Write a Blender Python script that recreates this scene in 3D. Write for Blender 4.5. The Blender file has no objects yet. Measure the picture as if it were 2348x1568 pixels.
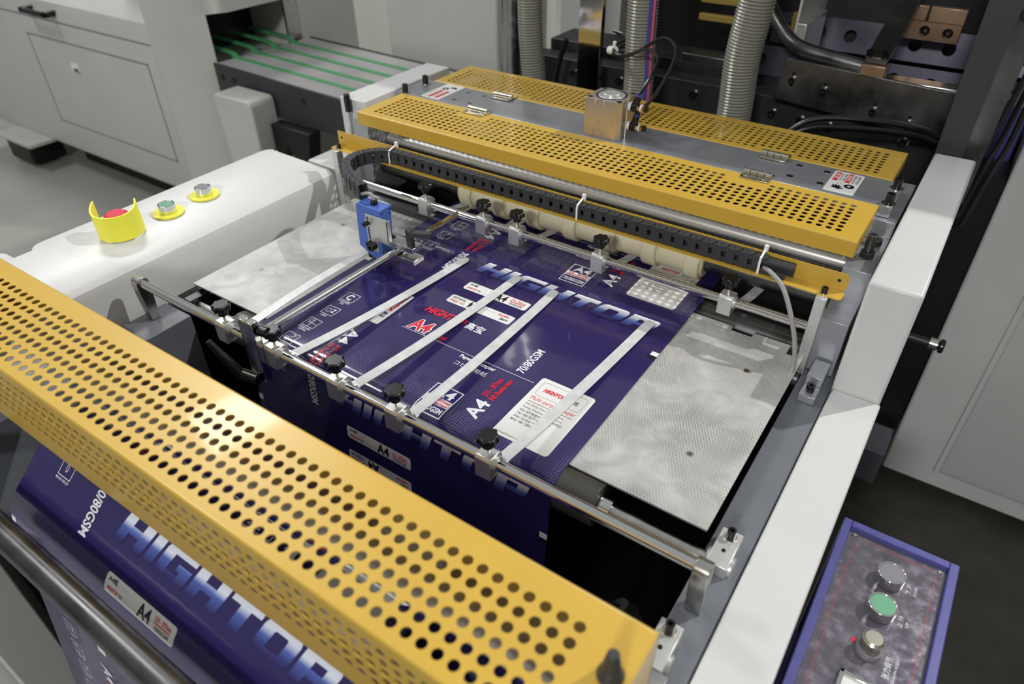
import bpy, bmesh, math, random
from mathutils import Vector, Matrix
random.seed(4)
S = bpy.context.scene
COL = S.collection
# ------------------------------------------------------------------ camera, world, lights, exposure
cam_d = bpy.data.cameras.new('camera'); cam = bpy.data.objects.new('camera', cam_d); COL.objects.link(cam)
AZ, EL, RO = -0.60346582, 0.65354971, -0.00941273
fw = Vector((math.sin(AZ)*math.cos(EL), math.cos(AZ)*math.cos(EL), -math.sin(EL)))
rt = Vector((math.cos(AZ), -math.sin(AZ), 0)); up = rt.cross(fw)
c_, s_ = math.cos(RO), math.sin(RO)
r2 = rt*c_ + up*s_; u2 = up*c_ - rt*s_
cam.matrix_world = Matrix(((r2.x, u2.x, -fw.x, 0), (r2.y, u2.y, -fw.y, 0), (r2.z, u2.z, -fw.z, 1.7), (0, 0, 0, 1)))
cam_d.sensor_width = 36; cam_d.lens = 36*1610.84/2348
cam_d.dof.use_dof = True; cam_d.dof.focus_distance = 1.27; cam_d.dof.aperture_fstop = 3.4
S.camera = cam
W = bpy.data.worlds.new('hall_ambience'); S.world = W; W.use_nodes = True
wn = W.node_tree; bg = wn.nodes['Background']
_tc = wn.nodes.new('ShaderNodeTexCoord'); _sp = wn.nodes.new('ShaderNodeSeparateXYZ'); _cr = wn.nodes.new('ShaderNodeValToRGB')
wn.links.new(_tc.outputs['Generated'], _sp.inputs[0]); wn.links.new(_sp.outputs[2], _cr.inputs[0]); wn.links.new(_cr.outputs[0], bg.inputs['Color'])
_e = _cr.color_ramp.elements; _e[0].position = .0; _e[0].color = (.22, .22, .215, 1); _e[1].position = .65; _e[1].color = (1, 1, .99, 1)
_x = _e.new(.2); _x.color = (.46, .46, .455, 1)
bg.inputs['Strength'].default_value = 0.36
def point(name, loc, power, rad, col=(1, 1, 1)):
    d = bpy.data.lights.new(name, 'POINT'); d.energy = power; d.shadow_soft_size = rad; d.color = col
    o = bpy.data.objects.new(name, d); o.location = loc; COL.objects.link(o); return o
def area(name, loc, power, sx, sy, aim=(-.7, .8, .9), col=(1, 1, 1)):
    d = bpy.data.lights.new(name, 'AREA'); d.energy = power; d.shape = 'RECTANGLE'; d.size = sx; d.size_y = sy; d.color = col
    o = bpy.data.objects.new(name, d); o.location = loc
    o.rotation_euler = (Vector(aim)-Vector(loc)).to_track_quat('-Z', 'Y').to_euler(); COL.objects.link(o); return o
point('bay_or_fill_lamp', (2.5, 4.1, 5.8), 900, .05, (1, .98, .95))
area('bay_or_fill_lamp', (-4.6, -.2, 5.6), 70, 1.2, .5, (-2.6, 1.4, .8))  # unseen fill lamp aimed at the left background machine
area('bay_or_fill_lamp', (-1.6, 6.5, 5.6), 120, 1.2, .5)  # unseen fill lamp from the far end of the hall
area('bay_or_fill_lamp', (-5.4, 3.0, 5.6), 105, 1.2, .5, (-3, 2.5, .8))  # added backfill lamp, brightens the left background
area('bay_or_fill_lamp', (.6, -5.0, 4.4), 200, 1.0, .5)  # added fill lamp for the front-facing covers, skirts and cabinet
S.view_settings.view_transform = 'Standard'; S.view_settings.look = 'None'
S.view_settings.gamma = 1; S.view_settings.exposure = 0.06; S.view_settings.use_curve_mapping = False

# ------------------------------------------------------------------ materials
def lin(c):
    return tuple(((v/255)/12.92 if v/255 <= .04045 else ((v/255+.055)/1.055)**2.4) for v in c)+(1,)
def mat(name, c, metal=0., rough=.5, noise=0., nscale=30., bump=0., coat=0., stretch=None, rvar=0.):
    m = bpy.data.materials.new(name); m.use_nodes = True; nt = m.node_tree; b = nt.nodes['Principled BSDF']
    col = lin(c); b.inputs['Base Color'].default_value = col
    b.inputs['Metallic'].default_value = metal; b.inputs['Roughness'].default_value = rough
    if coat: b.inputs['Coat Weight'].default_value = coat; b.inputs['Coat Roughness'].default_value = .06
    if noise or bump or rvar:
        tc = nt.nodes.new('ShaderNodeTexCoord'); mp = nt.nodes.new('ShaderNodeMapping')
        nt.links.new(tc.outputs['Object'], mp.inputs[0])
        if stretch: mp.inputs['Scale'].default_value = stretch
        n = nt.nodes.new('ShaderNodeTexNoise'); n.inputs['Scale'].default_value = nscale; n.inputs['Detail'].default_value = 5
        nt.links.new(mp.outputs[0], n.inputs['Vector'])
        if noise:
            r = nt.nodes.new('ShaderNodeValToRGB'); r.color_ramp.elements[0].position = .3; r.color_ramp.elements[1].position = .7
            r.color_ramp.elements[0].color = tuple(v*(1-noise) for v in col[:3])+(1,)
            r.color_ramp.elements[1].color = tuple(min(1, v*(1+noise)) for v in col[:3])+(1,)
            nt.links.new(n.outputs['Fac'], r.inputs[0]); nt.links.new(r.outputs[0], b.inputs['Base Color'])
        if rvar:
            mr = nt.nodes.new('ShaderNodeMapRange'); mr.inputs[1].default_value = .3; mr.inputs[2].default_value = .7
            mr.inputs[3].default_value = max(.02, rough-rvar); mr.inputs[4].default_value = rough+rvar
            nt.links.new(n.outputs['Fac'], mr.inputs[0]); nt.links.new(mr.outputs[0], b.inputs['Roughness'])
        if bump:
            bp = nt.nodes.new('ShaderNodeBump'); bp.inputs['Strength'].default_value = bump; bp.inputs['Distance'].default_value = .001
            nt.links.new(n.outputs['Fac'], bp.inputs['Height']); nt.links.new(bp.outputs[0], b.inputs['Normal'])
    return m
M = dict(
 yellow=mat('yellow_paint', (196, 160, 62), 0, .34, coat=.12, noise=.03, nscale=12),
 white=mat('light_grey_paint', (202, 203, 201), 0, .36, noise=.03, nscale=9),
 grey=mat('grey_paint', (186, 186, 180), 0, .45, noise=.03, nscale=4),
 slate=mat('slate_paint', (104, 108, 114), 0, .4, noise=.06, nscale=20),
 door=mat('cabinet_grey_paint', (182, 184, 180), 0, .45, noise=.03, nscale=5),
 dark=mat('dark_steel', (52, 53, 54), .5, .45, noise=.25, nscale=18),
 oily=mat('oiled_dark_steel', (98, 98, 98), .9, .33, noise=.3, nscale=14, rvar=.1),
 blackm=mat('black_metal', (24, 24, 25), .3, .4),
 black=mat('black_plastic', (17, 17, 18), 0, .28),
 blackmat=mat('matte_black_plastic', (48, 49, 52), 0, .5),
 chrome=mat('chrome', (222, 222, 222), 1, .09),
 steel=mat('brushed_steel', (196, 196, 194), 1, .24, noise=.08, nscale=40, rvar=.06),
 plate=mat('milled_steel', (158, 160, 165), .5, .28, noise=.1, nscale=9, rvar=.08),
 alu=mat('aluminium', (212, 213, 210), .75, .36, noise=.05, nscale=60),
 alucyl=mat('anodised_aluminium', (208, 200, 192), .85, .3, noise=.05, nscale=30),
 strap=mat('galvanised_strip', (212, 215, 214), .15, .4, noise=.1, nscale=60),
 nickel=mat('nickel', (205, 202, 188), 1, .22),
 brass=mat('brass', (196, 158, 70), 1, .3),
 rubber=mat('cream_rubber', (196, 190, 160), 0, .5, noise=.05, nscale=20),
 roller=mat('dark_rubber', (72, 70, 64), .2, .42, noise=.1, nscale=30),
 blue=mat('blue_housing', (74, 104, 184), 0, .42),
 hiyel=mat('bright_yellow_plastic', (240, 236, 72), 0, .45),
 red=mat('red_plastic', (206, 44, 70), 0, .4),
 green=mat('green_lens', (96, 158, 124), 0, .4),
 lensgrey=mat('grey_lens', (120, 118, 124), 0, .4),
 violet=mat('violet_blue_paint', (72, 72, 140), 0, .42, noise=.06, nscale=60, bump=.2),
 face=mat('scratched_foil_panel', (122, 117, 128), .6, .2, noise=.06, nscale=70, bump=.4, rvar=.12),
 foil=mat('crinkled_clear_film', (170, 168, 176), .6, .12, noise=.1, nscale=90, bump=1.),
 inkwhite=mat('white_ink', (232, 232, 236), 0, .25),
 inkred=mat('red_ink', (214, 34, 52), 0, .3),
 inkblack=mat('black_ink', (24, 22, 34), 0, .3),
 inkblue=mat('navy_ink', (48, 42, 104), 0, .2),
 inkgrey=mat('grey_ink', (120, 120, 124), 0, .4),
 paneltext=mat('pale_legend', (205, 205, 214), .2, .4),
 redline=mat('red_line', (170, 50, 66), 0, .4),
 sticker=mat('white_sticker', (226, 226, 222), 0, .4),
 smoky=mat('smoky_lilac_steel', (66, 62, 74), .6, .3, noise=.3, nscale=8),
 copper=mat('tarnished_bronze', (158, 132, 108), .8, .38, noise=.15, nscale=20),
 hose=mat('translucent_grey_hose', (132, 132, 122), .2, .28),
 hosewire=mat('hose_wire', (196, 196, 186), .4, .25),
 hosered=mat('pink_stripe', (196, 92, 120), 0, .4), hoseblue=mat('blue_stripe', (70, 70, 150), 0, .4),
 cable=mat('black_cable', (22, 22, 24), 0, .3), gcable=mat('grey_cable', (150, 150, 148), 0, .4),
 tie=mat('white_nylon', (228, 228, 224), 0, .4),
 belt=mat('green_belt', (70, 150, 96), 0, .45), tabletop=mat('worn_steel_table', (176, 172, 174), .15, .3, noise=.12, nscale=5),
 lilac=mat('lilac_lit_film', (120, 112, 165), .1, .3, noise=.3, nscale=20),
 olive=mat('olive_yellow_paint', (142, 122, 52), 0, .5),
 floor_dark=mat('dark_floor_grey', (60, 58, 52), 0, .6, noise=.2, nscale=12),
)
# concrete floor
def concrete():
    m = mat('sealed_concrete', (150, 149, 143), 0, .38, noise=.1, nscale=1.6, rvar=.08); return m
M['concrete'] = concrete()
# reflective plate: honeycomb print worn to bare metal
def honeycomb():
    m = mat('honeycomb_reflective_sheet', (196, 196, 192), .1, .4); nt = m.node_tree; b = nt.nodes['Principled BSDF']; L = nt.links
    def nd(t, **k):
        n = nt.nodes.new(t)
        for a, v in k.items(): setattr(n, a, v)
        return n
    def vm(op, a, b_=None):
        n = nd('ShaderNodeVectorMath', operation=op)
        if isinstance(a, tuple): n.inputs[0].default_value = a
        else: L.new(a, n.inputs[0])
        if b_ is not None:
            if isinstance(b_, tuple): n.inputs[1].default_value = b_
            else: L.new(b_, n.inputs[1])
        return n
    def mt(op, a, b_=None):
        n = nd('ShaderNodeMath', operation=op)
        for i, v in enumerate((a, b_)):
            if v is None: continue
            if isinstance(v, (int, float)): n.inputs[i].default_value = v
            else: L.new(v, n.inputs[i])
        return n.outputs[0]
    tc = nd('ShaderNodeTexCoord'); p = vm('MULTIPLY', tc.outputs['Object'], (185, 185, 0)).outputs[0]
    p = vm('ADD', p, (500, 519.6, 0)).outputs[0]
    R = (1, 1.7320508, 1); H = (.5, .8660254, .5)
    a = vm('SUBTRACT', vm('MODULO', p, R).outputs[0], H).outputs[0]
    c = vm('SUBTRACT', vm('MODULO', vm('SUBTRACT', p, H).outputs[0], R).outputs[0], H).outputs[0]
    z0 = (1, 1, 0); a = vm('MULTIPLY', a, z0).outputs[0]; c = vm('MULTIPLY', c, z0).outputs[0]
    la = vm('LENGTH', a).outputs['Value']; lc = vm('LENGTH', c).outputs['Value']
    less = mt('LESS_THAN', la, lc)
    mx = nd('ShaderNodeMix', data_type='VECTOR'); L.new(less, mx.inputs['Factor']); L.new(c, mx.inputs[4]); L.new(a, mx.inputs[5])
    ab = vm('ABSOLUTE', mx.outputs[1]); sp = nd('ShaderNodeSeparateXYZ'); L.new(ab.outputs[0], sp.inputs[0])
    hd = mt('MAXIMUM', sp.outputs[0], mt('ADD', mt('MULTIPLY', sp.outputs[0], .5), mt('MULTIPLY', sp.outputs[1], .866)))
    cell = mt('LESS_THAN', hd, .38)
    n = nd('ShaderNodeTexNoise'); n.inputs['Scale'].default_value = 7; n.inputs['Detail'].default_value = 6; L.new(tc.outputs['Object'], n.inputs['Vector'])
    wear = nd('ShaderNodeMapRange'); wear.inputs[1].default_value = .38; wear.inputs[2].default_value = .62; L.new(n.outputs['Fac'], wear.inputs[0])
    amt = mt('MULTIPLY', cell, mt('ADD', mt('MULTIPLY', wear.outputs[0], .75), .12))
    n2 = nd('ShaderNodeTexNoise'); n2.inputs['Scale'].default_value = 14; n2.inputs['Detail'].default_value = 8; n2.inputs['Distortion'].default_value = 1.5; L.new(tc.outputs['Object'], n2.inputs['Vector'])
    r = nd('ShaderNodeValToRGB'); r.color_ramp.elements[0].position = .35; r.color_ramp.elements[1].position = .65
    r.color_ramp.elements[0].color = lin((176, 175, 171)); r.color_ramp.elements[1].color = lin((202, 202, 198)); L.new(n2.outputs['Fac'], r.inputs[0])
    mc = nd('ShaderNodeMix', data_type='RGBA'); L.new(amt, mc.inputs[0]); L.new(r.outputs[0], mc.inputs[6]); mc.inputs[7].default_value = lin((132, 132, 131))
    L.new(mc.outputs[2], b.inputs['Base Color'])
    return m
M['honey'] = honeycomb()
# printed film: navy ground with a fine halftone of dots in curved fields (coordinates = place on the film)
def film_mat():
    m = mat('glossy_navy_film', (44, 36, 88), 0, .13); nt = m.node_tree; b = nt.nodes['Principled BSDF']; L = nt.links
    b.inputs['Coat Weight'].default_value = .5; b.inputs['Coat Roughness'].default_value = .05
    uv = nt.nodes.new('ShaderNodeUVMap'); uv.uv_map = 'film'
    def nd(t, **k):
        n = nt.nodes.new(t)
        for a, v in k.items(): setattr(n, a, v)
        return n
    v = nd('ShaderNodeTexVoronoi'); v.inputs['Scale'].default_value = 210; v.inputs['Randomness'].default_value = .12; L.new(uv.outputs[0], v.inputs['Vector'])
    dot = nd('ShaderNodeMath', operation='LESS_THAN'); L.new(v.outputs['Distance'], dot.inputs[0]); dot.inputs[1].default_value = .24
    w = nd('ShaderNodeTexWave'); w.wave_type = 'RINGS'; w.rings_direction = 'Z'
    mp = nd('ShaderNodeMapping'); mp.inputs['Location'].default_value = (.66, .34, 0); L.new(uv.outputs[0], mp.inputs[0]); L.new(mp.outputs[0], w.inputs['Vector'])
    w.inputs['Scale'].default_value = 3.2; w.inputs['Distortion'].default_value = 4; w.inputs['Detail Scale'].default_value = 1.0; w.inputs['Phase Offset'].default_value = 1.0
    sep = nd('ShaderNodeSeparateXYZ'); L.new(uv.outputs[0], sep.inputs[0])
    wr = nd('ShaderNodeMath', operation='WRAP'); L.new(sep.outputs[1], wr.inputs[0]); wr.inputs[1].default_value = .273; wr.inputs[2].default_value = -.2
    sb = nd('ShaderNodeMath', operation='SUBTRACT'); L.new(wr.outputs[0], sb.inputs[0]); sb.inputs[1].default_value = .10
    ab = nd('ShaderNodeMath', operation='ABSOLUTE'); L.new(sb.outputs[0], ab.inputs[0])
    bd = nd('ShaderNodeMapRange'); bd.inputs[1].default_value = .075; bd.inputs[2].default_value = .02; L.new(ab.outputs[0], bd.inputs[0])
    wt = nd('ShaderNodeMapRange'); wt.inputs[1].default_value = .35; wt.inputs[2].default_value = .8; L.new(w.outputs['Fac'], wt.inputs[0])
    th = nd('ShaderNodeMath', operation='MULTIPLY'); L.new(bd.outputs[0], th.inputs[0]); L.new(wt.outputs[0], th.inputs[1])
    mu = nd('ShaderNodeMath', operation='MULTIPLY'); L.new(dot.outputs[0], mu.inputs[0]); L.new(th.outputs[0], mu.inputs[1])
    mu2 = nd('ShaderNodeMath', operation='MULTIPLY'); L.new(mu.outputs[0], mu2.inputs[0]); mu2.inputs[1].default_value = .6
    mc = nd('ShaderNodeMix', data_type='RGBA'); L.new(mu2.outputs[0], mc.inputs[0])
    mc.inputs[6].default_value = lin((44, 36, 88)); mc.inputs[7].default_value = lin((150, 148, 205)); L.new(mc.outputs[2], b.inputs['Base Color'])
    n = nd('ShaderNodeTexNoise'); n.inputs['Scale'].default_value = 9; L.new(uv.outputs[0], n.inputs['Vector'])
    bp = nd('ShaderNodeBump'); bp.inputs['Strength'].default_value = .25; bp.inputs['Distance'].default_value = .004; L.new(n.outputs['Fac'], bp.inputs['Height'])
    L.new(bp.outputs[0], b.inputs['Normal']); L.new(bp.outputs[0], b.inputs['Coat Normal'])
    return m
M['film'] = film_mat()
def grad_mat():
    m = mat('white_to_navy_fade_ink', (230, 232, 240), 0, .2); nt = m.node_tree; b = nt.nodes['Principled BSDF']
    a = nt.nodes.new('ShaderNodeVertexColor'); a.layer_name = 'fade'
    r = nt.nodes.new('ShaderNodeValToRGB'); e = r.color_ramp.elements
    e[0].position = 0; e[0].color = lin((44, 36, 88)); e[1].position = 1; e[1].color = lin((232, 234, 238))
    x = e.new(.22); x.color = lin((84, 104, 176)); x = e.new(.5); x.color = lin((218, 223, 236))
    nt.links.new(a.outputs[0], r.inputs[0]); nt.links.new(r.outputs[0], b.inputs['Base Color'])
    return m
M['fade'] = grad_mat()

# ------------------------------------------------------------------ mesh helpers
class MB:
    def __init__(s): s.bm = bmesh.new(); s.mats = []
    def _mi(s, m):
        if m is None: return 0
        if m not in s.mats: s.mats.append(m)
        return s.mats.index(m)
    def box(s, x0, x1, y0, y1, z0, z1, m=None, rot=None, piv=None):
        r = bmesh.ops.create_cube(s.bm, size=1); vs = r['verts']
        for v in vs: v.co = Vector(((x0+x1)/2+v.co.x*(x1-x0), (y0+y1)/2+v.co.y*(y1-y0), (z0+z1)/2+v.co.z*(z1-z0)))
        if rot:
            p = Vector(piv) if piv else Vector(((x0+x1)/2, (y0+y1)/2, (z0+z1)/2))
            R = Matrix.Rotation(rot[1], 4, rot[0])
            for v in vs: v.co = p+R@(v.co-p)
        s._set(vs, m); return vs
    def _set(s, vs, m):
        k = s._mi(m)
        for f in {f for v in vs for f in v.link_faces}: f.material_index = k
    def cyl(s, a, b, r, r2=None, n=20, m=None, cap=True):
        a = Vector(a); b = Vector(b); d = b-a
        q = bmesh.ops.create_cone(s.bm, cap_ends=cap, segments=n, radius1=r, radius2=r if r2 is None else r2, depth=d.length)
        R = d.to_track_quat('Z', 'Y').to_matrix().to_4x4()
        for v in q['verts']: v.co = (a+b)/2+R@v.co
        s._set(q['verts'], m); return q['verts']
    def ring(s, a, b, ro, ri, n=28, m=None):          # washer / hollow tube
        a = Vector(a); b = Vector(b); d = b-a; R = d.to_track_quat('Z', 'Y').to_matrix()
        L = []
        for (p, r) in ((a, ri), (a, ro), (b, ro), (b, ri)):
            L.append([s.bm.verts.new(p+R@Vector((r*math.cos(2*math.pi*i/n), r*math.sin(2*math.pi*i/n), 0))) for i in range(n)])
        k = s._mi(m)
        for j in range(4):
            A, B = L[j], L[(j+1) % 4]
            for i in range(n):
                f = s.bm.faces.new((A[i], A[(i+1) % n], B[(i+1) % n], B[i])); f.material_index = k
    def prism(s, poly, axis, lo, hi, m=None):          # poly: 2-D outline; axis 'x','y','z' is the extrusion direction
        def P(p, t): return {'x': Vector((t, p[0], p[1])), 'y': Vector((p[0], t, p[1])), 'z': Vector((p[0], p[1], t))}[axis]
        A = [s.bm.verts.new(P(p, lo)) for p in poly]; B = [s.bm.verts.new(P(p, hi)) for p in poly]; k = s._mi(m); n = len(poly)
        fs = [s.bm.faces.new(A), s.bm.faces.new(B)]
        for i in range(n): fs.append(s.bm.faces.new((A[i], A[(i+1) % n], B[(i+1) % n], B[i])))
        for f in fs: f.material_index = k
        return A+B
    def tube(s, pts, r, n=10, m=None, closed=False, rib=None):
        pts = [Vector(p) for p in pts]; k = s._mi(m); rings = []; N = len(pts); prev = None
        for i, p in enumerate(pts):
            t = (pts[min(i+1, N-1)]-pts[max(i-1, 0)]).normalized()
            if prev is None: u = t.orthogonal().normalized()
            else: u = (prev-t*prev.dot(t)).normalized()
            prev = u; w = t.cross(u); rr = r if rib is None else r*(1+rib*(1 if i % 2 else 0))
            rings.append([s.bm.verts.new(p+(u*math.cos(2*math.pi*j/n)+w*math.sin(2*math.pi*j/n))*rr) for j in range(n)])
        for A, B in zip(rings, rings[1:]):
            for j in range(n): s.bm.faces.new((A[j], A[(j+1) % n], B[(j+1) % n], B[j])).material_index = k
        s.bm.faces.new(rings[0]).material_index = k; s.bm.faces.new(rings[-1]).material_index = k
    def ribbon(s, pts, width, th, m=None, side=(1, 0, 0)):   # flat strip along pts
        pts = [Vector(p) for p in pts]; sd = Vector(side).normalized(); k = s._mi(m); R = []
        for i, p in enumerate(pts):
            t = (pts[min(i+1, len(pts)-1)]-pts[max(i-1, 0)]).normalized()
            w = (sd-t*sd.dot(t)).normalized(); n = w.cross(t).normalized()
            R.append([s.bm.verts.new(p+w*a*width/2+n*b*th/2) for a, b in ((-1, -1), (1, -1), (1, 1), (-1, 1))])
        for A, B in zip(R, R[1:]):
            for j in range(4): s.bm.faces.new((A[j], A[(j+1) % 4], B[(j+1) % 4], B[j])).material_index = k
        s.bm.faces.new(R[0]).material_index = k; s.bm.faces.new(R[-1]).material_index = k
    def build(s, name, m, parent=None, bevel=0, smooth=True, ang=.6):
        bmesh.ops.recalc_face_normals(s.bm, faces=s.bm.faces)
        me = bpy.data.meshes.new(name); s.bm.to_mesh(me); s.bm.free()
        ml = s.mats if s.mats else [m]
        if s.mats and s.mats[0] is None: ml = [m]+s.mats[1:]
        for x in ml: me.materials.append(M[x] if isinstance(x, str) else x)
        if smooth:
            me.shade_smooth(); me.set_sharp_from_angle(angle=ang)
        o = bpy.data.objects.new(name, me); COL.objects.link(o)
        if bevel:
            b = o.modifiers.new('bevel', 'BEVEL'); b.width = bevel; b.segments = 2; b.limit_method = 'ANGLE'; b.angle_limit = .7; b.harden_normals = False
        if parent is not None: put(o, parent)
        return o
def wloc(o):
    v = o.location.copy()
    while o.parent: o = o.parent; v = v+o.location
    return v
def put(o, parent):                                   # geometry is written in world coordinates; make it local to its thing
    o.parent = parent; o.location = (0, 0, 0)
    top = parent
    while top.parent: top = top.parent
    if o.type == 'MESH': o.data.transform(Matrix.Translation(-top.location))
def thing(name, label, cat, loc=(0, 0, 0), group=None):
    o = bpy.data.objects.new(name, None); o.empty_display_size = .05; COL.objects.link(o); o.location = loc
    return tag(o, label, cat, group)
def tag(o, label, cat, group=None, kind=None):
    o['label'] = label; o['category'] = cat
    if group: o['group'] = group
    if kind: o['kind'] = kind
    return o
def struct(o): o['kind'] = 'structure'; return o
def dup(root, loc, label):
    r = root.copy(); COL.objects.link(r); r.location = loc; r['label'] = label
    for ch in root.children:
        c = ch.copy(); COL.objects.link(c); c.parent = r
        for g in ch.children:
            d = g.copy(); COL.objects.link(d); d.parent = c
    return r
_ft = {}
_fonts = [None]
def text2d(s, bold=0., shear=0.):
    """outline of a string as (verts, faces), unit cap height, left-aligned on the baseline"""
    key = (s, bold, shear)
    if key in _ft: return _ft[key]
    cu = bpy.data.curves.new('t', 'FONT'); cu.body = s; cu.size = 1; cu.offset = bold; cu.shear = shear; cu.resolution_u = 3
    o = bpy.data.objects.new('t', cu); COL.objects.link(o)
    dg = bpy.context.evaluated_depsgraph_get(); me = bpy.data.meshes.new_from_object(o.evaluated_get(dg))
    vs = [(v.co.x, v.co.y) for v in me.vertices]; fs = [tuple(p.vertices) for p in me.polygons]
    bpy.data.objects.remove(o); bpy.data.curves.remove(cu); bpy.data.meshes.remove(me)
    _ft[key] = (vs, fs); return _ft[key]
def fit_text(s, x0, x1, y0, y1, bold=0., shear=0.):
    vs, fs = text2d(s, bold, shear)
    if not vs: return [], []
    a = min(v[0] for v in vs); b = max(v[0] for v in vs); c = min(v[1] for v in vs); d = max(v[1] for v in vs)
    return [(x0+(v[0]-a)/(b-a)*(x1-x0), y0+(v[1]-c)/(d-c)*(y1-y0)) for v in vs], fs
def rrect(x0, x1, y0, y1, r, n=5):
    P = []
    for cx, cy, a0 in ((x1-r, y1-r, 0), (x0+r, y1-r, 90), (x0+r, y0+r, 180), (x1-r, y0+r, 270)):
        for i in range(n+1):
            a = math.radians(a0+90*i/n); P.append((cx+r*math.cos(a), cy+r*math.sin(a)))
    return P
def flat_print(mb, vs, fs, fn, m):
    V = [mb.bm.verts.new(fn(*v)) for v in vs]; k = mb._mi(m)
    for f in fs:
        try: mb.bm.faces.new([V[i] for i in f]).material_index = k
        except ValueError: pass
def perforated(name, x0, x1, y0, y1, t, holes, r, nseg=12):
    """flat sheet with round holes in local XY, thickness t; returns a mesh"""
    cu = bpy.data.curves.new('p', 'CURVE'); cu.dimensions = '2D'; cu.fill_mode = 'BOTH'; cu.extrude = t/2
    def loop(pts):
        sp = cu.splines.new('POLY'); sp.points.add(len(pts)-1); sp.use_cyclic_u = True
        for p, q in zip(sp.points, pts): p.co = (q[0], q[1], 0, 1)
    loop([(x0, y0), (x1, y0), (x1, y1), (x0, y1)])
    for hx, hy in holes: loop([(hx+r*math.cos(2*math.pi*i/nseg), hy+r*math.sin(2*math.pi*i/nseg)) for i in range(nseg)])
    o = bpy.data.objects.new('p', cu); COL.objects.link(o)
    dg = bpy.context.evaluated_depsgraph_get(); me = bpy.data.meshes.new_from_object(o.evaluated_get(dg))
    bpy.data.objects.remove(o); bpy.data.curves.remove(cu); me.name = name
    return me
def add_mesh(mb, me, mtx):
    n0 = len(mb.bm.verts); mb.bm.from_mesh(me); mb.bm.verts.ensure_lookup_table()
    for v in mb.bm.verts[n0:]: v.co = mtx@v.co
    bpy.data.meshes.remove(me)
def knob_outline(R, lobes, depth, n=56):
    return [(R*(1-depth*(.5+.5*math.cos(lobes*2*math.pi*i/n))), 2*math.pi*i/n) for i in range(n)]
def lobed(mb, c, R, h, lobes=7, depth=.16, m=None, axis='z'):
    P = [(c[0]+r*math.cos(a), c[1]+r*math.sin(a)) for r, a in knob_outline(R, lobes, depth)]
    Q = [(c[0]+.86*r*math.cos(a), c[1]+.86*r*math.sin(a)) for r, a in knob_outline(R, lobes, depth)]
    k = mb._mi(m); bm = mb.bm
    L = [[bm.verts.new((p[0], p[1], z)) for p in PP] for PP, z in ((Q, c[2]), (P, c[2]+h*.15), (P, c[2]+h*.85), (Q, c[2]+h))]
    n = len(P)
    for A, B in zip(L, L[1:]):
        for i in range(n): bm.faces.new((A[i], A[(i+1) % n], B[(i+1) % n], B[i])).material_index = k
    bm.faces.new(L[0]).material_index = k; bm.faces.new(L[-1]).material_index = k
def capscrew(mb, c, r=.006, h=.008, d=(0, 0, 1), m='black', wash='nickel', wr=1.7):
    c = Vector(c); d = Vector(d).normalized()
    if wash: mb.cyl(c, c+d*.0015, r*wr, m=wash, n=20)
    a = c+d*.0015
    mb.ring(a+d*h*.45, a+d*h, r, r*.5, n=18, m=m); mb.cyl(a, a+d*h*.5, r, m=m, n=18)
def screw_part(c, r=.006, h=.008, d=(0, 0, 1), parent=None, name='screw', m='black', wash='nickel', wr=1.7):
    mb = MB(); capscrew(mb, c, r, h, d, m, wash, wr); return mb.build(name, m, parent)
PI = math.pi

# ------------------------------------------------------------------ the setting
mb = MB(); mb.box(-9, 5, -2.5, 9, -.05, 0); struct(mb.build('floor', 'concrete'))
mb = MB(); mb.box(-9, 5, 8.9, 9, 0, 3.2); struct(mb.build('wall_back', 'grey'))
mb = MB(); mb.box(-.05, 2.6, .2, 4.5, .002, .012); tag(mb.build('floor_sheet', 'floor_dark'), 'thin dark sheet on the floor between the control panel and the grey cabinet', 'mat')  # dark grey-brown sheet just above the concrete

# ------------------------------------------------------------------ side frames
mb = MB(); mb.box(-.122, -.066, -.1, 1.72, .01, .87)
o = mb.build('machine_rail', 'slate', bevel=.0012); tag(o, 'long slate grey machine rail along the right edge of the feed table', 'machine frame')
mb = MB(); mb.box(-1.30, -1.215, .13, .60, .01, .87)
o = mb.build('machine_rail', 'slate', bevel=.0015); tag(o, 'short slate grey rail block at the left, under the end of the front clamp rod', 'machine frame')
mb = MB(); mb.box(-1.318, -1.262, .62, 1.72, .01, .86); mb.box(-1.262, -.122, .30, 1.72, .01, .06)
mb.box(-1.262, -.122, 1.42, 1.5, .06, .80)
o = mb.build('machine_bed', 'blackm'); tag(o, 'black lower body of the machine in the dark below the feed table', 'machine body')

# right cover (folded sheet): low part, tall part
t = thing('side_cover', 'light grey sheet metal cover stepping up along the right side of the machine', 'machine cover', (-.02, 1.1, .01))
mb = MB(); mb.prism([(-.1, .01), (1.084, .01), (1.084, .88), (-.1, .88)], 'x', -.064, .017)
mb.build('low_cover', 'white', t, bevel=.003)
mb = MB(); mb.prism([(1.085, .3), (1.73, .3), (1.73, 1.06), (1.70, 1.10), (1.085, 1.10)], 'x', -.0655, .0145)
mb.build('tall_cover', 'white', t, bevel=.005)

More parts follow.
